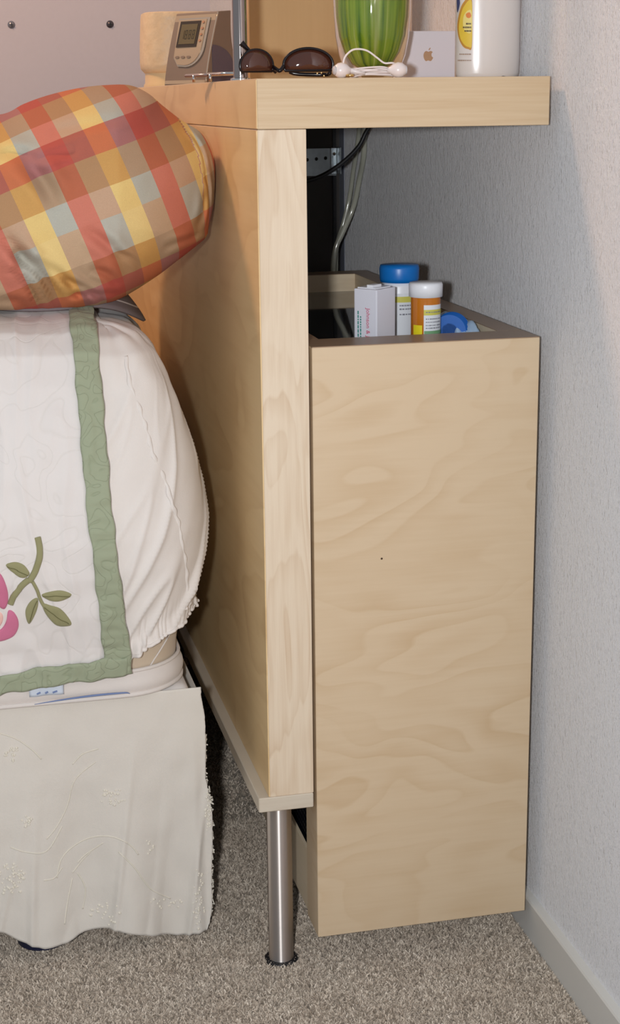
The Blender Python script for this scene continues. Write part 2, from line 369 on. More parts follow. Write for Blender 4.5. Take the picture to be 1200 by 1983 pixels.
# black perforated basket inside the cabinet
bs = thing('mesh_basket', 'black perforated basket inside the cabinet, seen under the base board', 'basket', (0.47, 1.9, zb + 0.02))
def perf(x, y0, y1, z0, z1, nx, nz):
    V, F = [], []
    dy = (y1 - y0) / nx; dz = (z1 - z0) / nz; r = 0.33
    for i in range(nx):
        for j in range(nz):
            cy_, cz_ = y0 + (i + .5) * dy, z0 + (j + .5) * dz; k = len(V)
            for a in range(8):
                t = a * pi / 4 + pi / 4
                s_ = 1 / max(abs(cos(t)), abs(sin(t)))
                V.append((x, cy_ + cos(t) * s_ * dy / 2, cz_ + sin(t) * s_ * dz / 2))
            for a in range(8):
                t = a * pi / 4 + pi / 4; V.append((x, cy_ + cos(t) * r * dy, cz_ + sin(t) * r * dz))
            for a in range(8): F.append((k + a, k + (a + 1) % 8, k + 8 + (a + 1) % 8, k + 8 + a))
    return V, F
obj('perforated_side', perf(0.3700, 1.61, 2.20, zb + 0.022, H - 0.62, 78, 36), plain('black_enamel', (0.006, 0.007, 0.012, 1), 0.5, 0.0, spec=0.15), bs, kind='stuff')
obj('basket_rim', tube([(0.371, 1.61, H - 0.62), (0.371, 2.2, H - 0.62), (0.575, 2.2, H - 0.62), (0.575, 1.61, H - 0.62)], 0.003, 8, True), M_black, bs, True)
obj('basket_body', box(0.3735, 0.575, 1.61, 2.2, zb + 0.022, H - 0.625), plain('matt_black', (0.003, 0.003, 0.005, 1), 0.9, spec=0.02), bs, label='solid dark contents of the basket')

# ------------------------------------------------------------------ dark back panel, bracket, cables behind the headboard
YD = 2.47
dp = thing('back_board', 'dark upright board behind the cabinet under the shelf, with pale edge strip', 'board', (0.48, YD, 0))
obj('board', box(0.3590, 0.6235, YD, YD + 0.018, 0, z_sh0 - 0.001), M_darkpanel, dp)
obj('edge_strip', box(0.6235, WX - 0.0003, YD - 0.03, YD + 0.018, 0, z_sh0 - 0.001), plain('pale_edge_strip', srgb(150, 155, 170), 0.4), dp, label='pale grey vertical edge strip')
obj('corner_shadow_strip', box(0.612, 0.6175, YD - 0.004, YD + 0.0, 0, z_sh0 - 0.001), M_black, dp, label='black strip put in as the corner shadow beside the pale edge')  # black strip stands in for the shadowed gap at the corner
br = thing('angle_bracket', 'perforated galvanised metal bracket screwed to the dark board under the shelf', 'bracket', (0.59, YD - 0.006, H - 0.096))
def plate_holes(x0, x1, z0, z1, y, holes, th=0.0016):
    bm = bmesh.new(); n = 12
    V, F = [], []
    # cells with a hole each
    xs = [x0] + [ (holes[i][0] + holes[i + 1][0]) / 2 for i in range(len(holes) - 1)] + [x1]
    for (hx, hz, hr), a, b in zip(holes, xs, xs[1:]):
        k = len(V)
        for i in range(16):
            t = 2 * pi * i / 16 + pi / 4
            s_ = 1 / max(abs(cos(t)), abs(sin(t)))
            dx, dz = cos(t) * s_, sin(t) * s_
            V.append((hx + (dx * (b - hx) if dx > 0 else dx * (hx - a)), y, hz + (dz * (z1 - hz) if dz > 0 else dz * (hz - z0))))
        for i in range(16):
            t = 2 * pi * i / 16 + pi / 4; V.append((hx + cos(t) * hr, y, hz + sin(t) * hr))
        for i in range(16): F.append((k + i, k + (i + 1) % 16, k + 16 + (i + 1) % 16, k + 16 + i))
    bm.free()
    V2 = [(a, b + th, c) for a, b, c in V]
    return join((V, F), (V2, F))
hz = H - 0.0905
obj('bracket_plate', plate_holes(0.540, 0.6165, H - 0.1175, H - 0.0755, YD - 0.008, [(0.555 + 0.0148 * i - (0 if i else 0.0), hz - 0.003 + 0.001 * i, 0.0028) for i in range(4)]), M_zinc, br)
obj('bracket_flange', box(0.6165, 0.6185, YD - 0.034, YD - 0.006, H - 0.1145, H - 0.0735), M_zinc, br, bevel=0.0006, seg=1)
obj('bracket_lip', box(0.607, 0.6165, YD - 0.0125, YD - 0.008, H - 0.1155, H - 0.0745), M_zinc, br, bevel=0.001, label='raised bright lip at the wall end')
for dz_ in (0.084, 0.105):
    obj('screw', lathe((0.6125, YD - 0.0125, H - dz_), [(0.0, -0.002), (0.0018, -0.0015), (0.0026, 0.0)], 12, 'y'), M_chrome, br, True)
def clearplastic(name, col, rough=0.15):
    t = NT(name); t.p(Base_Color=col, Roughness=rough); t.b.inputs['Transmission Weight'].default_value = 0.35; t.b.inputs['Specular IOR Level'].default_value = 0.9
    return t.m
M_cab = clearplastic('clear_cable_sheath', srgb(200, 200, 185), 0.12)
for k, (pts, lab) in enumerate(((((706, 240), (704, 300), (696, 345), (684, 400), (664, 448), (650, 480), (645, 520), (645, 600)), 'clear sheathed lamp cable hanging by the wall, right one of the pair'),
                                (((697, 240), (692, 280), (684, 330), (677, 380), (664, 435), (652, 475), (650, 520), (650, 600)), 'clear sheathed lamp cable behind its twin, left one of the pair'))):
    Yk = (2.34, 2.375)[k]
    P = []
    for u, v in pts:
        yy = Yk
        p = atY(u, v, yy)
        if p.x > 0.6195: p = Vector((0.6195, ray(u, v).y * 0.6195 / ray(u, v).x, ray(u, v).z * 0.6195 / ray(u, v).x + H))
        P.append(p)
    P[0].z = z_sh0 - 0.0005
    cbt = obj('lamp_cable', tube(smoothpath(P, 8), 0.0042 if k == 0 else 0.0036, 10), M_cab, smooth=True)
    tag(cbt, lab, 'cable', 'lamp cables hanging below the shelf')
bc = obj('black_cable', tube(smoothpath([atY(722, 238, 2.22), atY(709, 255, 2.22), atY(694, 284, 2.22), atY(664, 314, 2.22), atY(630, 337, 2.22), atY(596, 350, 2.22), atY(560, 356, 2.22)], 8), 0.0032, 8), M_black, smooth=True)
tag(bc, 'thin black cable crossing in front of the metal bracket under the shelf', 'cable')

# ------------------------------------------------------------------ bottles and boxes on the cabinet's glass tray
ZG = H - 0.270
M_whitepl = plain('white_plastic', srgb(232, 235, 242), 0.35, var=0.03)
M_label = plain('white_label_paper', srgb(226, 230, 236), 0.6, var=0.03)
M_yel = plain('yellow_label_band', srgb(206, 200, 90), 0.6, var=0.03)
M_grn = plain('green_label_band', srgb(112, 160, 116), 0.6, var=0.03)
M_greytxt = plain('grey_label_print', srgb(130, 132, 142), 0.7, var=0.05)
def curved(c, r, a0, a1, z0, z1, n=14):
    return grid(lambda s, t: (c[0] + r * cos(lerp(a0, a1, s)), c[1] + r * sin(lerp(a0, a1, s)), lerp(z0, z1, t)), n, 2)
def printline(c, r, a0, a1, z, h, rnd):
    out = []; a = a0
    while a < a1:
        wd = rnd.uniform(0.05, 0.14); b = min(a + wd, a1)
        hh = h * rnd.uniform(0.7, 1.0); out.append(curved(c, r, a, b, z - hh / 2, z + hh / 2, 3)); a = b + rnd.uniform(0.02, 0.05)
    return join(*out)
rnd = random.Random(3)
# blue capped bottle
cx_, cy_ = 0.5040, 1.722
t1 = thing('pill_bottle', 'white pill bottle with wide blue cap, behind white carton on cabinet tray', 'bottle', (cx_, cy_, ZG), 'medicine bottles on the cabinet tray')
obj('bottle_body', lathe((cx_, cy_, ZG), [(0.018, 0), (0.0205, 0.002), (0.0205, 0.064), (0.019, 0.068), (0.0165, 0.070)], 36), M_whitepl, t1, True, angle=50)
cp = obj('cap', lathe((cx_, cy_, ZG), [(0.0165, 0.068), (0.0215, 0.0685), (0.0223, 0.073), (0.0226, 0.084), (0.0215, 0.0875), (0.0, 0.088)], 48), plain('blue_cap_plastic', srgb(8, 112, 196), 0.35, var=0.05), t1, True, label='wide blue cap')
lb = obj('paper_label', curved((cx_, cy_), 0.0207, radians(180), radians(350), ZG + 0.008, ZG + 0.057, 26), M_label, t1, True)
obj('label_band', curved((cx_, cy_), 0.0209, radians(215), radians(340), ZG + 0.047, ZG + 0.0535, 20), M_yel, lb, True, label='yellow band')
for z_ in (0.0435, 0.0395, 0.0335):
    obj('print_line', printline((cx_, cy_), 0.0209, radians(255), radians(318), ZG + z_, 0.0018, rnd), M_greytxt, lb, kind='stuff')
# orange prescription bottle
cx_, cy_ = 0.5125, 1.648
t2 = thing('prescription_bottle', 'amber prescription bottle with white cap and label on cabinet tray', 'bottle', (cx_, cy_, ZG), 'medicine bottles on the cabinet tray')
am = NT('amber_plastic'); am.p(Base_Color=(0.85, 0.28, 0.02, 1), Roughness=0.12); am.b.inputs['Transmission Weight'].default_value = 0.45
obj('bottle_body', lathe((cx_, cy_, ZG), [(0.0145, 0), (0.0162, 0.002), (0.0162, 0.060), (0.0150, 0.062), (0.0, 0.062)], 36), am.m, t2, True, angle=50)
obj('cap', lathe((cx_, cy_, ZG), [(0.0160, 0.0595), (0.0184, 0.060), (0.0186, 0.073), (0.0176, 0.0752), (0.0, 0.0755)], 48), M_whitepl, t2, True, label='white ribbed cap')
lb = obj('paper_label', curved((cx_, cy_), 0.0164, radians(246), radians(352), ZG + 0.004, ZG + 0.052, 26), M_label, t2, True)
obj('label_band', curved((cx_, cy_), 0.0166, radians(246), radians(352), ZG + 0.041, ZG + 0.047, 20), M_yel, lb, True, label='yellow band')
obj('label_band', curved((cx_, cy_), 0.0166, radians(248), radians(350), ZG + 0.014, ZG + 0.024, 20), M_grn, lb, True, label='green band')
obj('side_label', curved((cx_, cy_), 0.0164, radians(200), radians(240), ZG + 0.004, ZG + 0.030, 10), plain('bright_yellow_label', srgb(232, 214, 20), 0.5), t2, True, label='bright yellow side sticker')
for z_ in (0.0443, 0.037, 0.0335, 0.030, 0.027):
    obj('print_line', printline((cx_, cy_), 0.0168, radians(254), radians(322), ZG + z_, 0.0014, rnd), M_greytxt, lb, kind='stuff')
# white carton with vertical print
R45 = Matrix.Translation((0.4573, 1.657, ZG)) @ Matrix.Rotation(radians(-50), 4, 'Z')
t3 = thing('medicine_carton', 'white carton with red and green vertical print, leftmost on the cabinet tray', 'carton', (0.4573, 1.657, ZG))
cw, cd, ch = 0.030, 0.036, 0.0705
obj('carton_body', xf(box(-cw / 2, cw / 2, -cd / 2, cd / 2, 0, ch), R45), plain('white_carton_card', srgb(222, 224, 236), 0.5, var=0.02), t3, bevel=0.0012)
obj('top_flap', xf(join(box(-cw / 2 + .002, cw / 2 - .004, -cd / 2 + 0.004, cd / 2 - 0.004, ch, ch + 0.0012), box(-0.002, 0.006, -0.012, 0.004, ch + 0.001, ch + 0.004)), R45), M_whitepl, t3)
def vtext(body, size, xx, zz, mt, nm): 
    text_obj(nm, body, size, mt, t3, R45 @ Matrix.Translation((xx, -cd / 2 - 0.0002, zz)) @ Matrix.Rotation(radians(90), 4, 'X') @ Matrix.Rotation(radians(-90), 4, 'Z'))
vtext('Johnson & Johnson', 0.0068, 0.0035, 0.024, plain('red_print', srgb(206, 70, 110), 0.6), 'red_lettering')
tx = plain('teal_print', srgb(50, 140, 130), 0.6)
for xx in (-0.0095, -0.0062):
    z_ = 0.004; parts = []
    while z_ < 0.044 - (0.004 if xx > -0.008 else 0):
        hh = rnd.uniform(0.0016, 0.004); parts.append(xf(box(xx - 0.0007, xx + 0.0007, -cd / 2 - 0.0003, -cd / 2 + 0.0002, z_, z_ + hh), R45)); z_ += hh + 0.0009
    obj('green_print_line', join(*parts), tx, t3, kind='stuff')
# blue ridged roll lying on its side
c3 = atY(876, 629, 1.655)
Rr = Matrix.Translation((c3.x, 1.66, ZG + 0.0195)) @ Matrix.Rotation(radians(-28), 4, 'Z')
t4 = thing('tape_roll', 'blue ridged roll of tape lying on its side right of the amber bottle', 'tape', (c3.x, 1.66, ZG))
prof = [(0.009, -0.011), (0.0185, -0.011)] + [(0.0195 if i % 2 else 0.0178, -0.010 + i * 0.0025) for i in range(9)] + [(0.0185, 0.011), (0.009, 0.011), (0.009, -0.011)]
obj('roll_body', xf(lathe((0, 0, 0), prof, 40, 'y'), Rr), plain('blue_roll', srgb(14, 98, 188), 0.45, var=0.1), t4, True, angle=30)
obj('core', xf(lathe((0, 0, 0), [(0.0088, -0.0106), (0.0088, 0.0106), (0.0070, 0.0106), (0.0070, -0.0106), (0.0088, -0.0106)], 28, 'y'), Rr), plain('grey_card_core', srgb(150, 160, 180), 0.7), t4, True, angle=30)
# crumpled pale blue plastic bag
def bag(s, t):
    x = lerp(0.541, 0.5785, s); y = lerp(1.615, 1.80, t)
    e = min(1, 5 * min(s, 1 - s, t, 1 - t))
    return (x, y, ZG + 0.0012 + e * (0.024 + 0.006 * noise.noise(Vector((x * 60, y * 40, 1.3))) + 0.005 * abs(noise.noise(Vector((x * 150, y * 90, 5))))))
bgo = obj('plastic_bag', grid(bag, 26, 40), plain('pale_blue_plastic', srgb(176, 204, 232), 0.25, var=0.25, nscale=70), smooth=True)
sol = bgo.modifiers.new('thickness', 'SOLIDIFY'); sol.thickness = 0.0006
tag(bgo, 'crumpled pale blue plastic bag in the right corner of the cabinet tray', 'bag')

# ------------------------------------------------------------------ bed
XC, YC, RC = 0.265, 1.600, 0.100
PROF = [(1.30, -0.232), (0.6, -0.231), (0.3, -0.230), (0.20, -0.230), (0.155, -0.2305), (0.12, -0.232), (0.090, -0.2365), (0.065, -0.245), (0.046, -0.262), (0.033, -0.290), (0.020, -0.330), (0.008, -0.378), (0.002, -0.42), (0.0, -0.45), (0.003, -0.485), (0.012, -0.525), (0.023, -0.565), (0.028, -0.60), (0.028, -0.635)]
# arc length along the profile, measured down from d = 0.12
_s = [0.0]
for a, b in zip(PROF, PROF[1:]): _s.append(_s[-1] + sqrt((a[0] - b[0]) ** 2 + (a[1] - b[1]) ** 2))
S0 = _s[5]; SEND = _s[-1] - S0
def prof_at(s):
    s += S0
    for i in range(len(_s) - 1):
        if s <= _s[i + 1] or i == len(_s) - 2:
            t = (s - _s[i]) / (_s[i + 1] - _s[i]); a, b = PROF[i], PROF[i + 1]
            return a[0] + (b[0] - a[0]) * t, a[1] + (b[1] - a[1]) * t
def profn(s):
    a, b = prof_at(s - 0.012), prof_at(s + 0.012); dd, dz = b[0] - a[0], b[1] - a[1]; L = sqrt(dd * dd + dz * dz) or 1
    return -dz / L, -dd / L          # outward (towards smaller inset), upward
def bed_pt(p, s, off=0.0):
    """p: perimeter position. p<=0 along the camera side (x = XC-RC+p); 0..1 round the corner; >1 along the head side."""
    d, z = prof_at(s); nd, nz = profn(s); d2 = d - nd * off; z2 = z + nz * off + H
    r = max(RC - d2, 0.012); cx_, cy_ = XC - d2 - r, YC + d2 + r
    if p <= 0: return Vector((XC - RC + p, YC + d2, z2))
    if p <= 1:
        a = -pi / 2 + p * pi / 2
        return Vector((cx_ + r * cos(a), cy_ + r * sin(a), z2))
    return Vector((XC - d2, cy_ + (p - 1), z2))
PARC = 0.16
def pmap(k):                             # k in metres around: negative = camera side
    return k if k <= 0 else (k / PARC if k < PARC else 1 + (k - PARC))
def s_of_z(z):
    lo, hi = 0.0, SEND
    for _ in range(30):
        mid = (lo + hi) / 2
        if prof_at(mid)[1] > z: lo = mid
        else: hi = mid
    return lo
SMAX = SEND
mat_t = thing('mattress', 'cream ticking mattress showing below the gathered sheet at the bed corner', 'mattress', (-0.3, 2.3, H - 0.635))
def msurf(a, b):
    k = lerp(-1.15, 1.45, a); s = lerp(-0.20, SMAX, b)
    q = bed_pt(pmap(k), s, -0.006)
    return q
obj('mattress_body', join(grid(msurf, 150, 50), box(-1.0, XC - 0.12, YC + 0.12, 3.0, H - 0.632, H - 0.26)), M_tick, mat_t, True, angle=40)
def pipe_path(s, off, k0=-1.15, k1=1.45, n=170): return [bed_pt(pmap(lerp(k0, k1, i / n)), s, off) for i in range(n + 1)]
def bband(a, b):
    k = lerp(-1.15, 1.45, a); s = lerp(SMAX - 0.026, SMAX, b)
    return bed_pt(pmap(k), s, -0.004 + 0.006 * sin(pi * b) ** 0.7 + 0.0008 * noise.noise(Vector((k * 30, s * 60, 2))))
obj('border_band', grid(bband, 260, 8), M_ticklight, mat_t, True, label='thick soft white border round the mattress base')
obj('piping', tube(pipe_path(SMAX - 0.028, -0.003), 0.0022, 8), M_ticklight, mat_t, True, label='thin upper piping')
obj('piping', tube(pipe_path(SMAX - 0.001, -0.001), 0.0028, 8), M_ticklight, mat_t, True, label='lower edge piping')
for (ka, sa, kb, sb) in ((0.03, SMAX - 0.092, 0.085, SMAX - 0.055), (0.085, SMAX - 0.055, 0.045, SMAX - 0.028), (0.085, SMAX - 0.055, 0.13, SMAX - 0.09)):
    obj('quilting_stitch', tube([bed_pt(pmap(lerp(ka, kb, i / 8)), lerp(sa, sb, i / 8), -0.0052) for i in range(9)], 0.0009, 5), M_ticklight, mat_t, True)
# fitted sheet with gathered hem
def hem_s(k): return s_of_z(tab([(-0.4, -0.600), (-0.02, -0.595), (0.0, -0.590), (0.03, -0.578), (0.07, -0.563), (0.11, -0.556), (0.16, -0.55), (1.5, -0.55)], k))
def fold(k, s):
    q = k * 0.86 + s * 0.52; r = -k * 0.52 + s * 0.86
    w_ = sstep(0.05, 0.25, s)
    f = noise.noise(Vector((q * 20 + 3, r * 3.2, 0.5))); f = 1 - min(1, abs(f) * 3.4)
    f2 = noise.noise(Vector((q * 42 + 9, r * 6, 2.5)))
    top = noise.noise(Vector((k * 24, s * 30, 7.7)))
    lump = noise.noise(Vector((k * 9, s * 8, 4)))
    f3 = 1 - min(1, abs(noise.noise(Vector((q * 30 + 20, r * 5, 6.5)))) * 5)
    crow = sstep(SMAX * 0.45, SMAX * 0.8, s)
    under = 0.12 + 0.88 * sstep(-0.055, -0.015, k)
    return under * w_ * (0.0050 * f * f * f + 0.0014 * f2 + 0.0038 * f3 * f3 * (0.4 + crow)) + under * ((1 - w_) * 0.0045 * top + 0.005 * lump)
def sheet_pt(k, s, extra=0.0):
    h = hem_s(k)
    g_ = sstep(h - 0.05, h, s) * 0.0021 * sin(k * 700 + 3.5 * sin(k * 95) + 2.0 * sin(k * 237)) * (0.55 + 0.45 * sin(k * 61)) + 0.0035 * sstep(h - 0.02, h - 0.004, s)
    return bed_pt(pmap(k), s, 0.002 + fold(k, s) + g_ * (0.2 + 0.8 * sstep(-0.05, -0.01, k)) + extra)
sh = thing('fitted_sheet', 'cream gathered bed cover with elastic hem over the mattress corner, beside the quilt', 'bed cover', (-0.3, 2.3, H - 0.60))
def ssurf(a, b):
    k = lerp(-0.35, 0.34, a)
    return sheet_pt(k, lerp(-0.30, hem_s(k), b))
def ssurf2(a, b):
    k = lerp(0.34, 1.45, a)
    return sheet_pt(k, lerp(-0.30, hem_s(k), b))
def solid(o, th, off=-1): q = o.modifiers.new('thickness', 'SOLIDIFY'); q.thickness = th; q.offset = off; return o
sheet_o = solid(obj('sheet_body', join(grid(ssurf, 520, 190), grid(ssurf2, 120, 60)), M_sheet, sh, True), 0.0012, 1)
me = sheet_o.data
bvh = BVHTree.FromPolygons([tuple(v.co + org(sh)) for v in me.vertices], [tuple(p.vertices) for p in me.polygons])
EYE = Vector((0, 0, H))
def hit(u, v, tree, off=0.0, fallbackY=1.62):
    loc, nor, idx, dist = tree.ray_cast(EYE, ray(u, v).normalized())
    if loc is None: return atY(u, v, fallbackY), Vector((0, -1, 0))
    if nor.dot(ray(u, v)) > 0: nor = -nor
    return loc + nor * off, nor
seam = smoothpath([hit(u, v, bvh, 0.0007)[0] for u, v in ((243, 690), (252, 745), (272, 800), (286, 845), (297, 885), (318, 930), (332, 975), (343, 1010), (350, 1050), (358, 1095), (361, 1140), (358, 1180))], 10)
seam = [p + Vector((0.0005 * sin(i * 1.1), -0.0002 + 0.0004 * sin(i * 0.9), 0)) for i, p in enumerate(seam)]
obj('seam', tube(seam, lambda t: 0.0023 + 0.0006 * sin(t * 90), 8, flat=0.5), M_sheet, sh, True, label='puckered cream seam running down the corner')
hem = [sheet_pt(lerp(-0.35, 0.34, i / 700), hem_s(lerp(-0.35, 0.34, i / 700)) - 0.002, 0.0012) for i in range(701)]
obj('elastic_hem', tube(hem, 0.0022, 6), M_sheet, sh, True)

# quilt
Q_OFF = 0.013
def q_edge(s):                            # right edge of the quilt, x at profile arc s
    T = [(612, 181), (680, 190), (740, 195), (880, 206), (1000, 216), (1130, 233), (1250, 250), (1306, 257)]
    z = prof_at(max(s, 0))[1]; Y = YC + prof_at(max(s, 0))[0] - Q_OFF
    v = 900
    for _ in range(8):
        p = atY(tab(T, v), v, Y); v += (p.z - H - z) * 1800
    x = atY(tab(T, v), v, Y).x
    return x
QE = [(i * 0.01 - 0.0, q_edge(i * 0.01)) for i in range(0, int(SMAX / 0.01) + 2)]
def qe(s): return tab(QE, s) - (XC - RC)
S_QB = s_of_z(-0.602)                     # lower edge of the quilt
def puff(x, s):
    a = noise.noise(Vector((x * 16, s * 10, 1.5))); b = noise.noise(Vector((x * 45, s * 38, 8)))
    c = 1 - min(1, abs(noise.noise(Vector((x * 34 + 4, s * 7, 3)))) * 5)
    return 0.0035 * a + 0.0016 * b + 0.0018 * c
def quilt_pt(k, s, extra=0.0):
    x = k
    return bed_pt(min(k, 0) if k <= 0 else pmap(k), s, Q_OFF + puff(x, s) + extra)
qt = thing('quilt', 'white quilt with sage green border and rose applique hanging over bed side', 'quilt', (-0.3, 2.0, H - 0.61))
def qb(a): return S_QB + 0.0015 * sin(a * 60) + tab([(0, 0.022), (0.5, 0.012), (1, 0.0)], a)
def qsurf(a, b):
    s = lerp(-1.10, qb(a), b if b < 0 else 1 - (1 - b) ** 1.0)
    # denser rows on the visible side
    s = lerp(-1.10, -0.05, b / 0.15) if b < 0.15 else lerp(-0.05, qb(a), (b - 0.15) / 0.85)
    kk = lerp(-1.15, -0.22, a / 0.3) if a < 0.3 else lerp(-0.22, qe(s) - 0.001, (a - 0.3) / 0.7)
    return quilt_pt(kk, s)
quilt_o = solid(obj('quilt_body', grid(qsurf, 230, 330), M_quilt, qt, True), 0.007, -1)
me = quilt_o.data
qtree = BVHTree.FromPolygons([tuple(v.co + org(qt)) for v in me.vertices], [tuple(p.vertices) for p in me.polygons])
BW = 0.0285
def wob(s, ph): return 0.0007 * sin(s * 95 + ph) + 0.0005 * sin(s * 210 + ph * 2)
def bside(a, b):
    s = lerp(-1.0, -0.05, b / 0.12) if b < 0.12 else lerp(-0.05, S_QB, (b - 0.12) / 0.88)
    wd = tab([(0.0, 0.0275), (0.3, 0.026), (0.42, 0.030), (1, 0.032)], s)
    e = qe(s) + 0.0008
    k = lerp(e - wd + wob(s, 0), e + wob(s, 2), a)
    return quilt_pt(k, s, 0.0032 + 0.0012 * sin(pi * a) ** 0.5 + 0.0016 * noise.noise(Vector((k * 50, s * 120, 0))))
def bbot(a, b):
    k = lerp(-0.9, qe(S_QB) - 0.006, a); s1 = qb((k + 0.22) / 0.22 * 0.7 + 0.3 if k > -0.22 else 0.3) + 0.001
    s = lerp(s1 - 0.0255 + wob(k, 1), s1 + wob(k, 4), b)
    return quilt_pt(k, s, 0.0042 + 0.0012 * sin(pi * b) ** 0.5 + 0.0016 * noise.noise(Vector((k * 120, s * 50, 3))))
solid(obj('side_border', grid(bside, 12, 360), M_border, qt, True, label='sage green border strip down the quilt side'), 0.002, -1)
solid(obj('bottom_border', grid(bbot, 330, 10), M_border, qt, True, label='sage green border strip along the quilt hem'), 0.002, -1)
def applique(name, px, mt, bulge=0.0012, lab=None, parent=qt, lift=0.0010):
    """closed pixel outline laid on to the quilt surface as a padded patch"""
    P = smoothpath([(u, v, 0) for u, v in px], 5, True); n = len(P)
    c = sum(P, Vector()) / n; V, F = [], []
    for ring, (sc, hgt) in enumerate(((1.0, -0.001), (0.97, lift), (0.82, lift + bulge * 0.75), (0.45, lift + bulge), (0.15, lift + bulge * 1.05))):
        for p in P:
            q = c + (p - c) * sc; V.append(tuple(hit(q.x, q.y, qtree, hgt)[0]))
    for r_ in range(4):
        for i in range(n): F.append((r_ * n + i, r_ * n + (i + 1) % n, (r_ + 1) * n + (i + 1) % n, (r_ + 1) * n + i))
    F.append(tuple(range(4 * n, 5 * n)))
    return obj(name, (V, F), mt, parent, True, label=lab)
def strip(name, px, wid, mt, parent=qt, lift=0.0018, flat=0.5):
    pts = smoothpath([(u, v, 0) for u, v in px], 8)
    return obj(name, tube([hit(p.x, p.y, qtree, lift * 0.4)[0] for p in pts], wid, 8, flat=flat, up=(0, -1, 0.1)), mt, parent, True)
s1 = strip('stem', [(72, 1040), (76, 1062), (75, 1085), (67, 1108), (56, 1126)], 0.0035, M_leaf)
s2 = strip('stem', [(56, 1122), (42, 1134), (28, 1152), (20, 1170)], 0.0034, M_leaf)
s3 = strip('stem', [(63, 1126), (72, 1143), (78, 1160), (88, 1178)], 0.0018, M_leaf)
leaves = [([(11, 1094), (28, 1088), (45, 1093), (56, 1106), (57, 1113), (48, 1119), (36, 1117), (24, 1108)], [(14, 1095), (32, 1103), (54, 1113)]),
          ([(80, 1152), (95, 1146), (115, 1143), (130, 1146), (139, 1152), (128, 1160), (110, 1165), (92, 1161)], [(82, 1153), (108, 1153), (136, 1153)]),
          ([(73, 1158), (74, 1172), (68, 1190), (57, 1208), (51, 1200), (49, 1183), (55, 1169), (64, 1160)], [(72, 1161), (64, 1180), (57, 1202)]),
          ([(82, 1168), (98, 1172), (116, 1178), (130, 1192), (139, 1209), (124, 1213), (108, 1210), (93, 1195), (84, 1180)], [(86, 1174), (106, 1189), (132, 1206)])]
for px, vein in leaves:
    lf = applique('leaf', px, M_leaf)
    strip('leaf_vein', vein, 0.0004, M_vein, lf, lift=0.0075)
applique('petal', [(-30, 1105), (-12, 1103), (2, 1112), (11, 1130), (16, 1150), (15, 1168), (8, 1180), (-4, 1172), (-16, 1150)], M_pink, lab='rose pink upper petal')
applique('petal', [(16, 1182), (26, 1184), (35, 1198), (36, 1214), (28, 1230), (12, 1239), (-8, 1243), (-25, 1238), (-10, 1226), (4, 1216), (12, 1202)], M_pink, lab='rose pink lower petal')
applique('petal', [(-30, 1180), (-8, 1182), (4, 1188), (6, 1200), (0, 1212), (-14, 1222), (-30, 1225)], M_palepink, lab='pale pink inner petal')
# tag with blue print on the mattress base, under the quilt hem
lbk = [(0.002 + 0.0) for _ in range(1)]
def ptag(a, b): return bed_pt(lerp(-0.105, -0.068, a), lerp(SMAX - 0.030, SMAX - 0.013, b), 0.0085 + 0.001 * sin(a * 9))
care = solid(obj('care_tag', grid(ptag, 14, 6), plain('tag_white', srgb(206, 214, 226), 0.6), mat_t, True, label='white tag with blue print hanging under the quilt hem'), 0.0006)
obj('blue_print', tube([bed_pt(lerp(-0.10, 0.03, i / 20), SMAX - 0.003 - 0.004 * sin(i / 20 * 2.6), 0.0055) for i in range(21)], lambda t: 0.0003 + 0.0009 * sin(t * 3.1), 6, flat=0.4), M_blueprint, care, True)
for i_, (kk_, w_) in enumerate(((-0.097, 0.004), (-0.088, 0.003), (-0.080, 0.005))):
    obj('printed_mark', tube([bed_pt(kk_, SMAX - 0.016, 0.0094), bed_pt(kk_ + w_, SMAX - 0.0175, 0.0094)], 0.0010, 6), M_blueprint, care)

# box spring, frame, skirt
bxs = obj('box_spring', box(-1.1, 0.240, 1.652, 3.04, 0.10, H - 0.6375), cloth('box_spring_cloth', srgb(222, 216, 212), wr=0.6), smooth=True, bevel=0.014, seg=4)
tag(bxs, 'white cloth box spring under the mattress, peeping out above the bed skirt', 'box spring')
bf = thing('metal_bed_base', 'dark metal bed base on round feet under the bed skirt', 'bed frame', (-0.4, 2.35, 0))
obj('frame_rail', join(box(-1.09, 0.22, 1.675, 1.705, 0.07, 0.099), box(-1.09, 0.22, 2.98, 3.01, 0.07, 0.099), box(0.19, 0.22, 1.705, 2.98, 0.07, 0.099)), M_black, bf)
M_navy = plain('navy_foot_plastic', srgb(36, 38, 62), 0.4)
for fx, fy in ((0.062, 1.692), (-0.95, 1.692), (0.062, 2.995), (-0.95, 2.995)):
    ft = obj('foot', lathe((fx, fy, 0), [(0.026, 0), (0.030, 0.003), (0.030, 0.010), (0.022, 0.018), (0.010, 0.022), (0.010, 0.071)], 28), M_navy, bf, True, angle=40, label='round navy foot')
zs0, zs1 = H - 0.665, 0
def hemz(x):
    T = []
    for u, v in ((-60, 1812), (-30, 1800), (0, 1802), (35, 1818), (85, 1829), (130, 1822), (165, 1806), (212, 1794), (260, 1798), (300, 1808), (345, 1817), (372, 1810), (396, 1803)):
        p = atY(u, v, 1.645); T.append((p.x, p.z))
    x2 = x
    while x2 < T[1][0]: x2 += T[7][0] - T[1][0]
    return tab(T, x2)
SR = [(H - 0.66, 392, 1345), ]
def redge(z):
    T = []
    for u, v in ((409, 1815), (399, 1806), (406, 1790), (411, 1755), (410, 1700), (412, 1620), (411, 1570), (404, 1530), (397, 1500), (398, 1440), (395, 1380), (388, 1345)):
        p = atY(u, v, 1.645); T.append((p.z, p.x))
    return tab(T[1:], z) + 0.0008 * noise.noise(Vector((z * 260, 0, 0)))
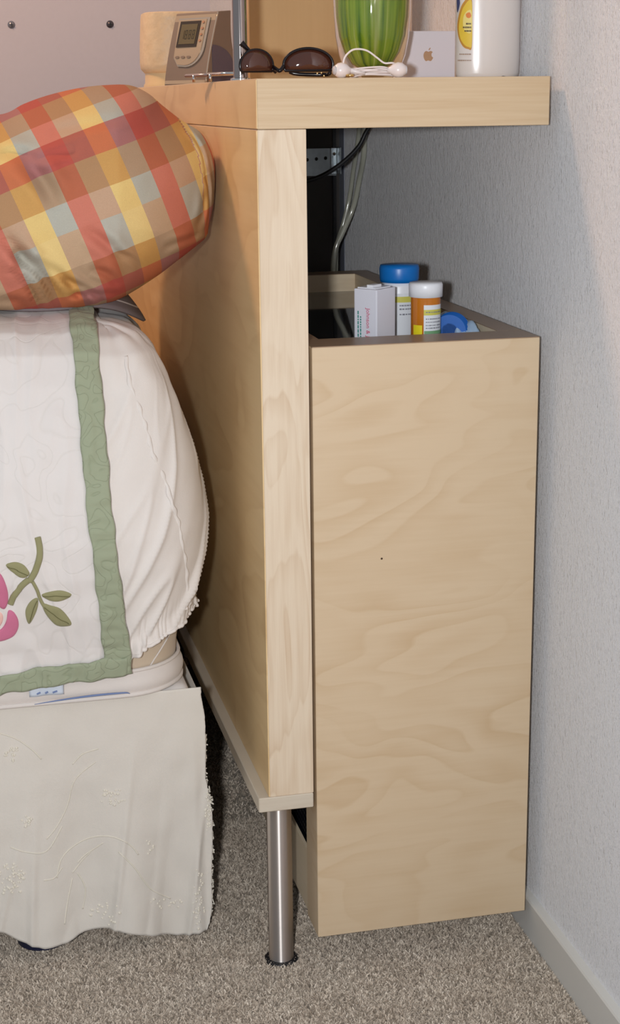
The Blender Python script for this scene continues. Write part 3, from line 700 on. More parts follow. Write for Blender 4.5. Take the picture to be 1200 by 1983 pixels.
def sk(a, b):
    xr = redge(lerp(H - 0.637, 0.02, b)); x = lerp(-1.1, xr, a ** 0.55)
    zb_ = hemz(x); z = lerp(H - 0.637, zb_, b)
    x = min(x, redge(z))
    lo = sstep(0, 1, b)
    y = 1.6405 + lo * (0.007 * sin(x * 62 + 1.0) + 0.010 * noise.noise(Vector((x * 16, z * 2.5, 2)))) - 0.004 * lo * (1 - min(1, abs(noise.noise(Vector((x * 22 - z * 3, z * 2, 11)))) * 6)) + 0.0012 * noise.noise(Vector((x * 40, z * 30, 9)))
    y += 0.012 * sstep(0.238, 0.252, x) * lo
    return (x, y, z)
skt = thing('bed_skirt', 'white embroidered bed skirt with scalloped hem hanging to the carpet', 'bed skirt', (-0.4, 1.645, 0.02))
sko = solid(obj('skirt_panel', grid(sk, 420, 110), M_skirt, skt, True), 0.001)
me = sko.data; stree = BVHTree.FromPolygons([tuple(v.co + org(skt)) for v in me.vertices], [tuple(p.vertices) for p in me.polygons])
def sk2(a, b):
    y = lerp(1.665, 3.05, a); z = lerp(H - 0.655, 0.022 + 0.008 * sin(a * 40), b)
    return (0.252 + 0.005 * sin(a * 60) * b, y, z)
solid(obj('side_skirt_panel', grid(sk2, 160, 12), M_skirt, skt, True), 0.001)
def semb(px, w_, loc_off=0.0002):
    pts = smoothpath([(u, v, 0) for u, v in px], 8)
    return tube([hit(p.x, p.y, stree, loc_off, 1.645)[0] for p in pts], w_, 6, flat=0.5, up=(0, -1, 0))
em = []
for px in (((110, 1700), (118, 1665), (140, 1640), (175, 1622), (215, 1620), (250, 1635), (268, 1655)), ((150, 1670), (165, 1655), (200, 1632)), ((90, 1625), (110, 1600), (130, 1560), (145, 1510), (185, 1475)), ((20, 1640), (50, 1650), (90, 1648), (120, 1600)), ((85, 1705), (105, 1700), (120, 1680)), ((140, 1690), (160, 1665), (175, 1650)), ((125, 1790), (130, 1750), (140, 1700)), ((150, 1690), (165, 1720), (160, 1760)), ((230, 1650), (260, 1680), (290, 1720), (330, 1740)), ((140, 1480), (160, 1460), (190, 1450)), ((0, 1420), (30, 1430), (60, 1450), (80, 1470))):
    em.append(semb(px, 0.0008))
obj('embroidered_scroll', join(*em), M_thread, skt, True, kind='stuff')
kn = []
for (cu, cv, ru, rv, nn) in ((218, 1545, 26, 18, 26), (22, 1705, 26, 34, 60), (205, 1770, 30, 22, 26), (385, 1740, 12, 60, 40), (403, 1570, 6, 45, 36), (320, 1750, 34, 12, 16), (50, 1590, 12, 14, 12), (25, 1460, 16, 14, 16), (290, 1640, 12, 14, 8)):
    for _ in range(nn):
        a = random.uniform(0, 6.28); r_ = sqrt(random.random())
        p, nrm = hit(cu + ru * r_ * cos(a), cv + rv * r_ * sin(a), stree, 0.0, 1.645)
        s_ = random.uniform(0.0010, 0.0019)
        kn.append(lathe(p, [(0.0, -s_), (s_, -s_ * 0.3), (s_ * 0.8, s_ * 0.5), (0, s_)], 6))
obj('embroidered_knots', join(*kn), M_thread, skt, True, kind='stuff')
fr = []
for _ in range(90):                        # frayed ruffle along the free edge
    z = random.uniform(0.03, H - 0.70); x = redge(z); y = 1.652
    fr.append(tube([(x - 0.003, y, z), (x + random.uniform(0.0, 0.0035), y + random.uniform(-0.004, 0.003), z + random.uniform(-0.004, 0.004)), (x + 0.001, y, z + random.uniform(-0.006, 0.006))], 0.0009, 5))
obj('frayed_edge', join(*fr), M_thread, skt, True, kind='stuff')

# folded striped sheet under the pillow
def stripe_mat():
    t = NT('grey_striped_cotton'); at = t.n('ShaderNodeAttribute', attribute_name='band'); x = t.math('MULTIPLY', at.outputs['Fac'], 1.0)
    f = t.math('FRACT', x); col = t.ramp(f, [(0.0, srgb(122, 112, 114)), (0.78, srgb(122, 112, 114)), (0.80, srgb(226, 222, 222)), (0.88, srgb(226, 222, 222)), (0.90, srgb(122, 112, 114))], 'CONSTANT')
    t.p(Base_Color=col, Roughness=0.85); t.bump(t.noise(t.coord(), 900, 2), 0.2, 0.001); return t.m
fsx, fsy = 0.105, 1.87
def fpt(a, b):
    th = a * 2 * pi; r_ = b
    sx = 0.126 if cos(th) > 0 else 0.10
    x = fsx + sx * r_ * cos(th); y = fsy + 0.165 * r_ * sin(th)
    h = 0.044 * (1 - r_ ** 2.0) ** 0.8 if r_ < 1 else 0
    dz = prof_z = 0
    dx = max(0, x - 0.155); base = -0.2155 - 4.9 * dx * dx - 0.10 * dx
    return (x, y, H + base + h)
st = obj('folded_sheet', grid(lambda a, b: fpt(a, max(b, 0.001)), 96, 40, closeu=True), stripe_mat(), smooth=True)
at = st.data.attributes.new('band', 'FLOAT', 'POINT')
for i, v in enumerate(st.data.vertices):
    b_ = (i // 96) / 39; x, y, z = v.co
    at.data[i].value = 8.0 * b_ + 0.42
solid(st, 0.003)
tag(st, 'grey folded sheet with thin white stripes under the plaid pillow by the headboard', 'sheet')

# plaid pillow
PLC = 1.775
OUT = [(-420, 560), (-520, 420), (-440, 290), (-250, 240), (-120, 228), (0, 222), (50, 200), (95, 184), (150, 171), (200, 165), (250, 165), (285, 180), (315, 205), (350, 232), (385, 254), (402, 278), (413, 310), (415, 345), (412, 395), (403, 440), (398, 458), (378, 476), (340, 505), (300, 535), (240, 572), (190, 592), (150, 602), (100, 606), (0, 608), (-150, 612), (-300, 606)]
OP = [atY(u, v, PLC) for u, v in OUT]
OPs = smoothpath(OP, 8, True)
PC = atY(120, 400, PLC)
def affine_px(p):                        # fabric coordinates (crop px of a flat cloth), plain affine map of x and z
    e = 0.1; a0 = (0, 0)
    return None
# affine map from (x, z) to cloth pixels, solved once on the pillow's mid plane
def proj(P):
    d = Vector(P) - EYE; k = d.dot(AX_F); return (600 + FPX * d.dot(AX_R) / k, 991.5 + FPX * d.dot(AX_D) / k)
o0 = proj(PC); ox = proj(PC + Vector((0.1, 0, 0))); oz = proj(PC + Vector((0, 0, 0.1)))
JX = ((ox[0] - o0[0]) / 0.1, (ox[1] - o0[1]) / 0.1); JZ = ((oz[0] - o0[0]) / 0.1, (oz[1] - o0[1]) / 0.1)
def cloth_uv(x, z):
    dx, dz = x - PC.x, z - PC.z
    u = o0[0] + JX[0] * dx + JZ[0] * dz; v = o0[1] + JX[1] * dx + JZ[1] * dz
    U, V_ = u * 2.727, (v - 140) * 2.727
    a = (U - 0.44 * V_ - (318 - 0.44 * 700)) / 121.5            # column index, 0 = red
    vv = V_ + 0.33 * U + 0.00012 * (U - 600) ** 2 * (-1 if U < 600 else 0.3)
    T = [(-700, -8), (-300, -3), (0 + 190, 0), (75 + 190, 1), (165 + 190, 2), (265 + 190, 3), (400 + 190, 4), (575 + 190, 5), (730 + 190, 6), (920 + 190, 7), (1075 + 190, 8), (1200 + 190, 9), (1340 + 190, 10), (2000, 15)]
    b_ = tab(T, vv + 42)
    edge = tab([(200, 340), (246, 352), (296, 374), (350, 385), (400, 389), (445, 396), (520, 420)], v)
    if u > edge - 8: a = 2.7 + (u - edge) / 22.0; b_ += 1.0
    return a, b_
def plaid_mat():
    t = NT('plaid_cotton'); at = t.n('ShaderNodeAttribute', attribute_name='plaid'); sp = t.n('ShaderNodeSeparateXYZ'); t.l(at.outputs['Vector'], sp.inputs[0])
    c = t.math('FRACT', t.math('DIVIDE', sp.outputs[0], 4.0))
    rows = {'red': [(186, 84, 74), (176, 98, 84), (204, 116, 78), (172, 114, 112)],
            'ochre': [(184, 104, 76), (178, 138, 100), (206, 158, 92), (178, 150, 122)],
            'paleA': [(206, 124, 106), (196, 162, 134), (228, 198, 128), (180, 180, 168)],
            'paleB': [(204, 122, 104), (182, 180, 168), (230, 202, 136), (194, 164, 134)]}
    rc = {k: t.ramp(c, [(0.25 * i, srgb(*v)) for i, v in enumerate(vs)], 'CONSTANT') for k, vs in rows.items()}
    order = ['red', 'ochre', 'paleA', 'red', 'ochre', 'paleA', 'paleB', 'ochre', 'red', 'ochre', 'paleA', 'paleB']
    r = t.math('FRACT', t.math('DIVIDE', sp.outputs[1], 12.0))
    col = rc['ochre']
    for k in ('red', 'paleA', 'paleB'):
        mask = t.ramp(r, [(i / 12.0, g(1.0 if order[i] == k else 0.0)) for i in range(12)], 'CONSTANT')
        col = t.mix(mask, col, rc[k])
    n = t.noise(t.coord(), 1100, 2)
    t.p(Base_Color=t.mix(t.math('MULTIPLY', n, 0.25), col, srgb(120, 84, 60)), Roughness=0.85); t.b.inputs['Sheen Weight'].default_value = 0.0; t.b.inputs['Specular IOR Level'].default_value = 0.25
    t.bump(t.math('ADD', t.math('MULTIPLY', n, 0.3), t.noise(t.coord(), 30, 3)), 0.3, 0.002); return t.m
NP = len(OPs)
# creases: (start px, end px, depth, width)
CR = [((28, 470), (110, 590), 0.010, 10), ((60, 480), (170, 600), 0.006, 8), ((0, 440), (40, 520), 0.008, 12), ((150, 430), (230, 520), 0.004, 10), ((30, 300), (90, 390), 0.007, 14), ((120, 555), (230, 560), 0.005, 7), ((370, 450), (290, 470), 0.005, 8), ((352, 248), (384, 330), 0.004, 4), ((384, 330), (394, 440), 0.005, 4), ((396, 300), (403, 420), 0.003, 4), ((20, 500), (75, 600), 0.007, 7), ((110, 520), (200, 590), 0.005, 6), ((200, 470), (260, 520), 0.003, 6), ((385, 375), (362, 440), 0.005, 9), ((0, 290), (60, 300), 0.006, 10), ((60, 300), (130, 285), 0.004, 8), ((0, 560), (60, 600), 0.007, 9), ((90, 250), (230, 225), 0.003, 9), ((160, 500), (210, 545), 0.004, 7)]
def crease(u, v):
    d = 0
    for (a, b), (c, e), dep, wd in CR:
        L2 = (c - a) ** 2 + (e - b) ** 2; t = max(0, min(1, ((u - a) * (c - a) + (v - b) * (e - b)) / L2))
        bow = 8 * sin(pi * t)
        q = sqrt((u - a - (c - a) * t - bow) ** 2 + (v - b - (e - b) * t + bow * 0.5) ** 2)
        sd = sin(pi * min(1, 0.15 + 0.85 * t)) if t > 0 else 0.3
        d += -dep * math.exp(-(q / wd) ** 2) * sd + dep * 0.5 * math.exp(-((q - wd * 2.0) / (wd * 1.1)) ** 2) * sd
    return d * 1.7
def pil(a, b, front):
    i = a * NP; o_ = OPs[int(i) % NP]
    s = sin(b * pi / 2)                      # 0 centre .. 1 rim
    P = PC + (o_ - PC) * s
    u = o0[0] + JX[0] * (P.x - PC.x) + JZ[0] * (P.z - PC.z); v = o0[1] + JX[1] * (P.x - PC.x) + JZ[1] * (P.z - PC.z)
    h = (1 - s ** 2.7) ** 0.62
    dep = 0.155 if front else 0.56
    dep *= tab([(-500, 0.6), (-200, 1.0), (200, 1.0), (420, 0.72)], u)
    y = -h * dep
    if front:
        y -= crease(u, v) * min(1, h * 2.2) + 0.006 * noise.noise(Vector((P.x * 11, P.z * 11, 3))) * h + 0.0015 * noise.noise(Vector((P.x * 45, P.z * 45, 5))) * h
    else: y = -y
    z = P.z
    return Vector((P.x, PLC + y, max(z, H - 0.2140)))
NB = 90
V, F = [], []
for side in (True, False):
    k0 = len(V)
    for j in range(NB + 1):
        for i in range(NP): V.append(pil(i / NP, j / NB, side))
    for j in range(NB):
        for i in range(NP): F.append((k0 + j * NP + i, k0 + j * NP + (i + 1) % NP, k0 + (j + 1) * NP + (i + 1) % NP, k0 + (j + 1) * NP + i))
pl = thing('plaid_pillow', 'fat plaid pillow in red, ochre and sage squares leaning on the headboard', 'pillow', (PC.x, PLC, H - 0.22))
po = obj('pillow_body', (V, F), plaid_mat(), pl, True)
def add_plaid(o, da=0.0, db=0.0, rot=0):
    at = o.data.attributes.new('plaid', 'FLOAT_VECTOR', 'POINT'); oo = org(pl)
    for i, v in enumerate(o.data.vertices):
        a, b = cloth_uv(v.co.x + oo.x, v.co.z + oo.z)
        a += 40; b += 24
        at.data[i].vector = (a + da, b + db, 0)
add_plaid(po)
# ------------------------------------------------------------------ things on the headboard's top shelf
ZS = z_sh1
# upper shelf tower: birch board and chrome post
tw = thing('shelf_riser', 'upright birch board with chrome post standing on the headboard shelf', 'shelf riser', (0.5, 2.07, ZS))
obj('upright_board', box(0.402, 0.5985, 2.06, 2.085, ZS, ZS + 0.42), M_board, tw, bevel=0.0008, seg=1)
obj('cross_shelf', box(0.33, 0.5985, 1.66, 2.085, ZS + 0.42, ZS + 0.445), M_board, tw, bevel=0.0008, seg=1)
po_ = obj('post', lathe((0.3220, 1.70, ZS), [(0.0078, 0), (0.0078, 0.42)], 36), M_post, tw, True, angle=40, label='round chrome post')
obj('post_base', lathe((0.3220, 1.70, ZS), [(0.011, 0), (0.011, 0.002), (0.0085, 0.003)], 28), M_chrome, po_, True, angle=40)
# cream canister behind the clock
cn = thing('canister', 'cream embossed canister with narrow base behind the clock on headboard shelf', 'canister', (0.378, 2.43, ZS))
def sq(cx_, cy_, prof, ax, ay, e=3.2, n=64):
    V, F = [], []
    for k, z in prof:
        for i in range(n):
            t = 2 * pi * i / n; c_, s_ = cos(t), sin(t)
            V.append((cx_ + ax * k * math.copysign(abs(c_) ** (2 / e), c_), cy_ + ay * k * math.copysign(abs(s_) ** (2 / e), s_), z))
    for j in range(len(prof) - 1):
        for i in range(n): F.append((j * n + i, j * n + (i + 1) % n, (j + 1) * n + (i + 1) % n, (j + 1) * n + i))
    F += [tuple(range(n - 1, -1, -1)), tuple(range((len(prof) - 1) * n, len(prof) * n))]
    return V, F
ct = NT('cream_embossed_glaze'); n1 = ct.noise(ct.coord(), 70, 3); ct.p(Base_Color=ct.mix(n1, srgb(206, 180, 140), srgb(224, 204, 170)), Roughness=0.45); ct.bump(n1, 0.7, 0.003)
cxx, cyy = 0.3755, 2.43
obj('canister_body', sq(cxx, cyy, [(0.80, ZS + 0.019), (0.90, ZS + 0.020), (0.985, ZS + 0.026), (1.0, ZS + 0.034), (0.99, ZS + 0.06), (0.955, ZS + 0.098), (0.94, ZS + 0.1045), (0.90, ZS + 0.106)], 0.066, 0.055), ct.m, cn, True, angle=50)
obj('canister_base', sq(cxx, cyy, [(0.93, ZS), (0.93, ZS + 0.003), (0.90, ZS + 0.006), (0.89, ZS + 0.020)], 0.066, 0.055), plain('cream_glaze', srgb(218, 192, 146), 0.4), cn, True, angle=50)
# digital clock radio
ck = thing('digital_clock', 'silver brown digital clock with dark display, standing on headboard shelf', 'clock', (0.3596, 2.203, ZS))
M_ckf = plain('champagne_clock_plastic', srgb(184, 164, 138), 0.35, 0.3, var=0.05)
M_cks = plain('taupe_clock_plastic', srgb(128, 112, 98), 0.5, var=0.05)
M_ckr = plain('silver_bezel', srgb(196, 184, 168), 0.25, 0.6, var=0.04)
CB = Matrix.Translation((0.3596, 2.203, ZS)) @ Matrix.Rotation(radians(-55), 4, 'Z')
# local: front face at -y, width x, depth y
hw, hd, hh = 0.040, 0.024, 0.095
def cside(z): t = z / hh; return -hd - 0.004 + 0.027 * t ** 1.3            # front leans back
def cback(z): t = z / hh; return hd + 0.006 * (1 - t) - 0.004 * sin(pi * t) + (0.012 * (1 - t) ** 2)
zz = [hh * i / 12 for i in range(13)]
poly = [(cside(z), z) for z in zz] + [(cback(z), z + (0.002 if z > hh * .9 else 0)) for z in reversed(zz)]
obj('clock_case', xf(prism(poly, lambda y, z, h: (lerp(-hw, hw, h), y, z), 1.0), CB), M_cks, ck, bevel=0.0012)
def cface(x, z, off): 
    return CB @ Vector((x, cside(z) - off, z))
def fpoly(name, pts, mt, off, par, lab=None, th=0.001):
    n = len(pts); V = [tuple(cface(x, z, off)) for x, z in pts] + [tuple(cface(x, z, off - th)) for x, z in pts]
    return obj(name, (V, [tuple(range(n)), tuple(range(2 * n - 1, n - 1, -1))] + [(i, (i + 1) % n, n + (i + 1) % n, n + i) for i in range(n)]), mt, par, label=lab)
fpoly('face_plate', [(-hw + .001, 0.002), (-hw + .001, hh - 0.003), (hw - .001, hh - 0.003), (hw - .001, 0.002)], M_ckf, 0.0006, ck)
arc = [(-0.030, 0.088), (0.030, 0.088)] + [(0.030 - 0.0 - 0.030 * (1 - cos(t)) , 0.050 - 0.026 * sin(t)) for t in [i * pi / 2 / 8 for i in range(9)]] + [(-0.016, 0.025), (-0.026, 0.036)]
fpoly('bezel', arc, M_ckr, 0.0018, ck, 'silver curved bezel')
arc2 = [(x * 0.90 - 0.002, 0.057 + (z - 0.057) * 0.93) for x, z in arc]
fpoly('button_panel', arc2, M_ckf, 0.0026, ck)
ds = fpoly('display', [(-0.024, 0.050), (-0.024, 0.084), (0.015, 0.084), (0.015, 0.050)], plain('display_surround', srgb(62, 50, 38), 0.25), 0.0034, ck, 'dark display window')
fpoly('lcd', [(-0.020, 0.054), (-0.020, 0.080), (0.011, 0.080), (0.011, 0.054)], plain('lcd_olive', srgb(104, 92, 62), 0.3), 0.0038, ds)
dk = plain('lcd_digit', srgb(52, 46, 34), 0.4)
for xx in (-0.016, -0.010, -0.003, 0.004):
    for (x_, z_, w_, h_) in ((0, 0.061, 0.0005, 0.011), (0.0035, 0.061, 0.0005, 0.011), (0, 0.0715, 0.004, 0.0008), (0, 0.0605, 0.004, 0.0008), (0, 0.066, 0.004, 0.0008)):
        if xx == -0.016 and x_ == 0: continue
        fpoly('digit_segment', [(xx + x_, z_), (xx + x_, z_ + h_), (xx + x_ + w_, z_ + h_), (xx + x_ + w_, z_)], dk, 0.0041, ds)
for i in range(3):
    fpoly('button', [(-0.018 + 0.011 * i + 0.004 * cos(t), 0.037 + 0.0016 * sin(t)) for t in [k * pi / 5 for k in range(10)]], M_cks, 0.0036, ck)
for i in range(4):
    fpoly('button', [(0.020 + 0.0022 * cos(t), 0.082 - 0.008 * i + 0.0016 * sin(t)) for t in [k * pi / 5 for k in range(10)]], plain('rose_button%d' % i, srgb(176, 130, 100), 0.5), 0.0036, ck)
# grey rounded speaker inset on the side of the clock that faces the camera
sidepoly = [(-0.014, 0.001), (-0.014, 0.052)] + [(-0.014 + 0.040 * sin(t), 0.052 - 0.028 * (1 - cos(t))) for t in [i * pi / 2 / 8 for i in range(9)]] + [(0.028, 0.001)]
obj('side_inset', xf(prism(sidepoly, lambda y, z, h: (lerp(hw - 0.001, hw + 0.0012, h), y, z), 1.0), CB), plain('slate_speaker_cloth', srgb(98, 88, 98), 0.8, nscale=600, bump=0.3), ck, label='slate grey side panel')
obj('front_trim', xf(join(*[tube([(hw, cside(z) + 0.001, z) for z in zz], 0.0013, 6)]), CB), M_ckr, ck, True)
# little silver bar on two pins (desk clip)
cb = thing('metal_clip_stand', 'small silver bar on two short pins at the shelf edge before the clock', 'stand', (0.33, 1.8, ZS))
pA, pB, pC = atY(362, 148, 1.86), atY(405, 147, 1.80), atY(455, 143, 1.745)
zb0 = ZS + 0.0075
obj('flat_bar', tube([(pA.x, 1.86, zb0), (pB.x, 1.80, zb0)], 0.0035, 10, flat=0.6, up=(0, 0, 1)), plain('rosy_metal', (0.5, 0.42, 0.40, 1), 0.3, 0.9), cb, True)
obj('long_bar', tube([(pB.x, 1.80, zb0 + 0.0005), (pC.x, 1.745, zb0 + 0.0005)], 0.0036, 10, flat=0.6, up=(0, 0, 1)), M_chrome, cb, True)
for u in (375, 407):
    q = atY(u, 150, 1.835 if u == 375 else 1.785)
    obj('pin', lathe((q.x, q.y, ZS), [(0.0016, 0), (0.0016, 0.008)], 12), M_chrome, cb, True)
obj('pin', lathe((pC.x, 1.745, ZS), [(0.0016, 0), (0.0016, 0.008)], 12), M_chrome, cb, True)

# sunglasses
sg = thing('sunglasses', 'dark framed sunglasses with brown lenses lying on the front of the shelf', 'sunglasses', (0.36, 1.62, ZS))
M_frame = plain('dark_tortoise_frame', srgb(18, 12, 16), 0.2, spec=0.4)
ln = NT('brown_lens'); ln.p(Base_Color=(0.09, 0.028, 0.016, 1), Roughness=0.04); ln.b.inputs['Transmission Weight'].default_value = 0.25; ln.b.inputs['Specular IOR Level'].default_value = 0.9
YS = 1.632
def lens(cx_, rx, top, yaw, yb):
    """outline of a lens cut flat at the bottom, in local x/z, bulging to the camera"""
    pts = []
    for i in range(28):
        t = lerp(-0.35, pi + 0.35, i / 27); pts.append((rx * cos(t), (top - 0.008) * (0.5 + 0.5 * sin(t)) if False else max(0.0012, 0.45 * top + 0.55 * top * sin(t))))
    n = len(pts); V = [(cx_, yb - 0.004, ZS + 0.45 * top)]; cth, sth = cos(yaw), sin(yaw)
    for ring, sc in enumerate((0.5, 1.0)):
        for x, z in pts:
            X = x * sc; Z = 0.45 * top + (z - 0.45 * top) * sc; yy = -0.004 * (1 - sc ** 2)
            V.append((cx_ + X * cth - yy * sth, yb + X * sth + yy * cth, ZS + Z + 0.0008))
    F = [(0, 1 + i, 1 + (i + 1) % n) for i in range(n)] + [(1 + i, 1 + n + i, 1 + n + (i + 1) % n, 1 + (i + 1) % n) for i in range(n)]
    rim = [Vector(v) for v in V[1 + n:]]
    return (V, F), rim
L1 = atY(497, 148, YS).x; L2 = atY(597, 148, YS - 0.004).x
(v1, r1), (v2, r2) = lens(L1, 0.0185, 0.0285, radians(14), YS), lens(L2, 0.0255, 0.0295, radians(-6), YS - 0.004)
for vf, rr in ((v1, r1), (v2, r2)):
    lo = solid(obj('lens', vf, ln.m, sg, True), 0.001)
    obj('lens_rim', tube(rr, 0.0015, 8, True), M_frame, lo, True)
obj('bridge', tube(smoothpath([r1[2], (lerp(r1[2].x, r2[25].x, 0.5), YS - 0.004, ZS + 0.0085), r2[25]], 6), 0.0021, 8), M_frame, sg, True)
obj('temple', tube(smoothpath([atY(467, 83, YS + 0.006), atY(474, 90, YS + 0.006), atY(487, 103, YS + 0.007), atY(508, 120, YS + 0.012), atY(534, 140, YS + 0.018)], 6), lambda t: 0.0034 - 0.0016 * min(1, t * 2), 12), M_frame, sg, True)
obj('temple', tube(smoothpath([(L2 + 0.024, YS + 0.002, ZS + 0.006), (L2 + 0.021, YS + 0.012, ZS + 0.0045), atY(562, 140, YS + 0.02), atY(588, 112, YS + 0.022)], 6), lambda t: 0.0021, 10), M_frame, sg, True)
for u, v in ((614, 142), (622, 141), (627, 147)):
    q = atY(u, v, YS - 0.008); obj('hinge_rivet', lathe((q.x, q.y, max(q.z, ZS + 0.0015)), [(0, -0.0014), (0.0012, 0), (0, 0.0014)], 8), plain('gold_rivet', (0.8, 0.6, 0.3, 1), 0.2, 1.0), sg, True)
# green glass vase in a clear glass shell
vx, vy = 0.4705, 1.715
vs = thing('glass_vase', 'tall rounded clear glass vase with green core, standing behind earphones on shelf', 'vase', (vx, vy, ZS))
gl = NT('clear_glass'); gl.p(Base_Color=(0.97, 0.94, 0.90, 1), Roughness=0.01, IOR=1.14); gl.b.inputs['Transmission Weight'].default_value = 1.0; gl.b.inputs['Coat Weight'].default_value = 1.0; gl.b.inputs['Coat Roughness'].default_value = 0.03
sg_pts = [(0.0, 0.0), (0.018, 0.0), (0.024, 0.003), (0.031, 0.012), (0.0365, 0.026), (0.0400, 0.045), (0.0418, 0.07), (0.0425, 0.10), (0.0425, 0.26)]
inn = [(0.0, 0.012), (0.010, 0.0125), (0.019, 0.018), (0.0262, 0.030), (0.0312, 0.046), (0.0338, 0.066), (0.0348, 0.09), (0.0350, 0.26)]
obj('glass_shell', lathe((vx, vy, ZS), sg_pts, 72), gl.m, vs, True, angle=60)
gt = NT('green_glass'); sepn = gt.n('ShaderNodeSeparateXYZ'); gt.l(gt.coord(), sepn.inputs[0])
ang = gt.math('ARCTAN2', sepn.outputs[1], sepn.outputs[0])
cmb = gt.n('ShaderNodeCombineXYZ'); gt.l(gt.math('MULTIPLY', ang, 5.5), cmb.inputs[0]); gt.l(gt.math('MULTIPLY', sepn.outputs[2], 6), cmb.inputs[2])
bandn = gt.noise(cmb.outputs[0], 1.0, 2)
gt.p(Base_Color=gt.ramp(bandn, [(0.30, srgb(36, 104, 44)), (0.40, srgb(120, 166, 36)), (0.58, srgb(164, 198, 58)), (0.72, srgb(210, 226, 140))]), Roughness=0.08); gt.b.inputs['Transmission Weight'].default_value = 0.25  # dark vertical streaks paint glass reflections and refraction into the colour
def ribbed(c, prof, n=96):
    V, F = lathe(c, prof, n); 
    V = [(c[0] + (x - c[0]) * (1 + 0.012 * cos(12 * atan2(y - c[1], x - c[0]))), c[1] + (y - c[1]) * (1 + 0.012 * cos(12 * atan2(y - c[1], x - c[0]))), z) for x, y, z in V]
    return V, F
obj('green_core', ribbed((vx, vy, ZS), inn), gt.m, vs, True, angle=60, label='green ribbed glass core')
# small white boxed gift with logo
bx0, bx1, by = atY(775, 100, 1.80).x, atY(881, 100, 1.80).x, 1.80
bz1 = atY(830, 60, 1.80).z
gb = thing('white_gadget_box', 'small white box with tan apple emblem between vase and lotion bottle', 'box', ((bx0 + bx1) / 2, by, ZS))
obj('box_body', box(bx0, bx1, by, by + 0.03, ZS, bz1), plain('white_gloss_card', srgb(226, 224, 234), 0.25, var=0.01), gb, bevel=0.0008)
obj('lid_seam', box(bx0 - 0.0002, bx1 + 0.0002, by + 0.0145, by + 0.0152, ZS + 0.001, bz1 + 0.0003), M_greytxt, gb)
lc = atY(829, 105, by)
def appl():
    # right-hand bite, dimpled top and bottom; unit height about 1
    pts = [(0.0, 0.36), (0.10, 0.40), (0.22, 0.43), (0.34, 0.41), (0.44, 0.32), (0.36, 0.24), (0.32, 0.12), (0.33, -0.02), (0.40, -0.13), (0.49, -0.19), (0.44, -0.32), (0.34, -0.46), (0.22, -0.53), (0.12, -0.50), (0.0, -0.47), (-0.12, -0.50), (-0.22, -0.53), (-0.34, -0.46), (-0.44, -0.28), (-0.50, -0.06), (-0.48, 0.16), (-0.38, 0.35), (-0.24, 0.43), (-0.11, 0.41)]
    return [(p.x, p.y) for p in smoothpath([(a, b, 0) for a, b in pts], 3, True)]
LS = 0.0116
tan = plain('tan_shelf_reflection', srgb(186, 150, 118), 0.5, 0.0)  # tan paints in the brown shelf reflected by the emblem
to3 = lambda x, z, h: (lc.x + x * LS, by - h, lc.z - 0.0015 + z * LS)
lg_ = obj('apple_emblem', prism(appl(), to3, 0.0002), tan, gb, label='apple silhouette with a bite, shelf reflection painted in tan')
obj('apple_leaf', prism([(0.02, 0.50), (0.05, 0.62), (0.13, 0.72), (0.22, 0.76), (0.21, 0.64), (0.13, 0.54)], to3, 0.0002), tan, lg_)
# earphones
ep = thing('earphones', 'white earbud headphones with coiled cord heaped in front of the green vase', 'earphones', (0.455, 1.60, ZS))
M_ep = plain('white_earphone_plastic', srgb(232, 222, 220), 0.3, var=0.03)
def bud(u, v, yaw, nm='earbud'):
    c = atY(u, v, 1.595); c.z = ZS + 0.0078
    M_ = Matrix.Translation(c) @ Matrix.Rotation(yaw, 4, 'Z') @ Matrix.Rotation(radians(90), 4, 'Y')
    b = obj(nm, xf(lathe((0, 0, 0), [(0.0, -0.0085), (0.0045, -0.007), (0.0072, -0.003), (0.0078, 0.001), (0.0066, 0.005), (0.0035, 0.009), (0.0022, 0.012)], 24), M_), M_ep, ep, True)
    obj('speaker_grille', xf(lathe((0, 0, 0), [(0.0, -0.0089), (0.0036, -0.0083), (0.0048, -0.0070)], 20), M_), plain('grille%d' % int(u), srgb(200, 196, 198), 0.6, nscale=900, bump=0.5), b, True)
    return c
c1 = bud(660, 137, radians(10)); c2 = bud(772, 134, radians(170))
R_ = 0.00085
def px(u, v, y=1.60): return atY(u, v, y)
cord = [px(682, 134), px(666, 128), px(667, 112), px(680, 98), px(695, 95), px(712, 99), px(730, 112), px(744, 122), px(760, 122), px(775, 128, 1.605)]
obj('cord', tube(smoothpath(cord, 10), R_ * 1.15, 8), M_ep, ep, True)
rr_ = random.Random(11); loops = []
for i in range(5):
    L_ = []
    cx0 = px(728, 140).x; cyy_ = 1.607
    for k in range(14):
        t = 2 * pi * k / 14
        L_.append((cx0 + (0.026 + rr_.uniform(-0.003, 0.003)) * cos(t), cyy_ + (0.009 + rr_.uniform(-0.002, 0.002)) * sin(t), ZS + 0.0015 + i * 0.0017 + 0.002 * (1 - abs(cos(t))) + rr_.uniform(0, 0.0012)))
    loops.append(tube(smoothpath(L_, 5, True), R_, 6, True))
obj('coiled_cord', join(*loops), M_ep, ep, True)
obj('cord_clip', xf(tube([(-0.007, 0, 0), (0.009, 0, 0)], lambda t: 0.0026 - 0.001 * t, 10), Matrix.Translation(px(690, 139, 1.596)) @ Matrix.Rotation(radians(12), 4, 'Y')), M_ep, ep, True)
obj('gold_plug', xf(tube([(-0.004, 0, 0), (0.004, 0, 0)], 0.0015, 10), Matrix.Translation(px(677, 146, 1.590)) @ Matrix.Rotation(radians(-20), 4, 'Z')), plain('gold_metal', (0.85, 0.6, 0.25, 1), 0.2, 1.0), ep, True, label='gold plated plug tip')
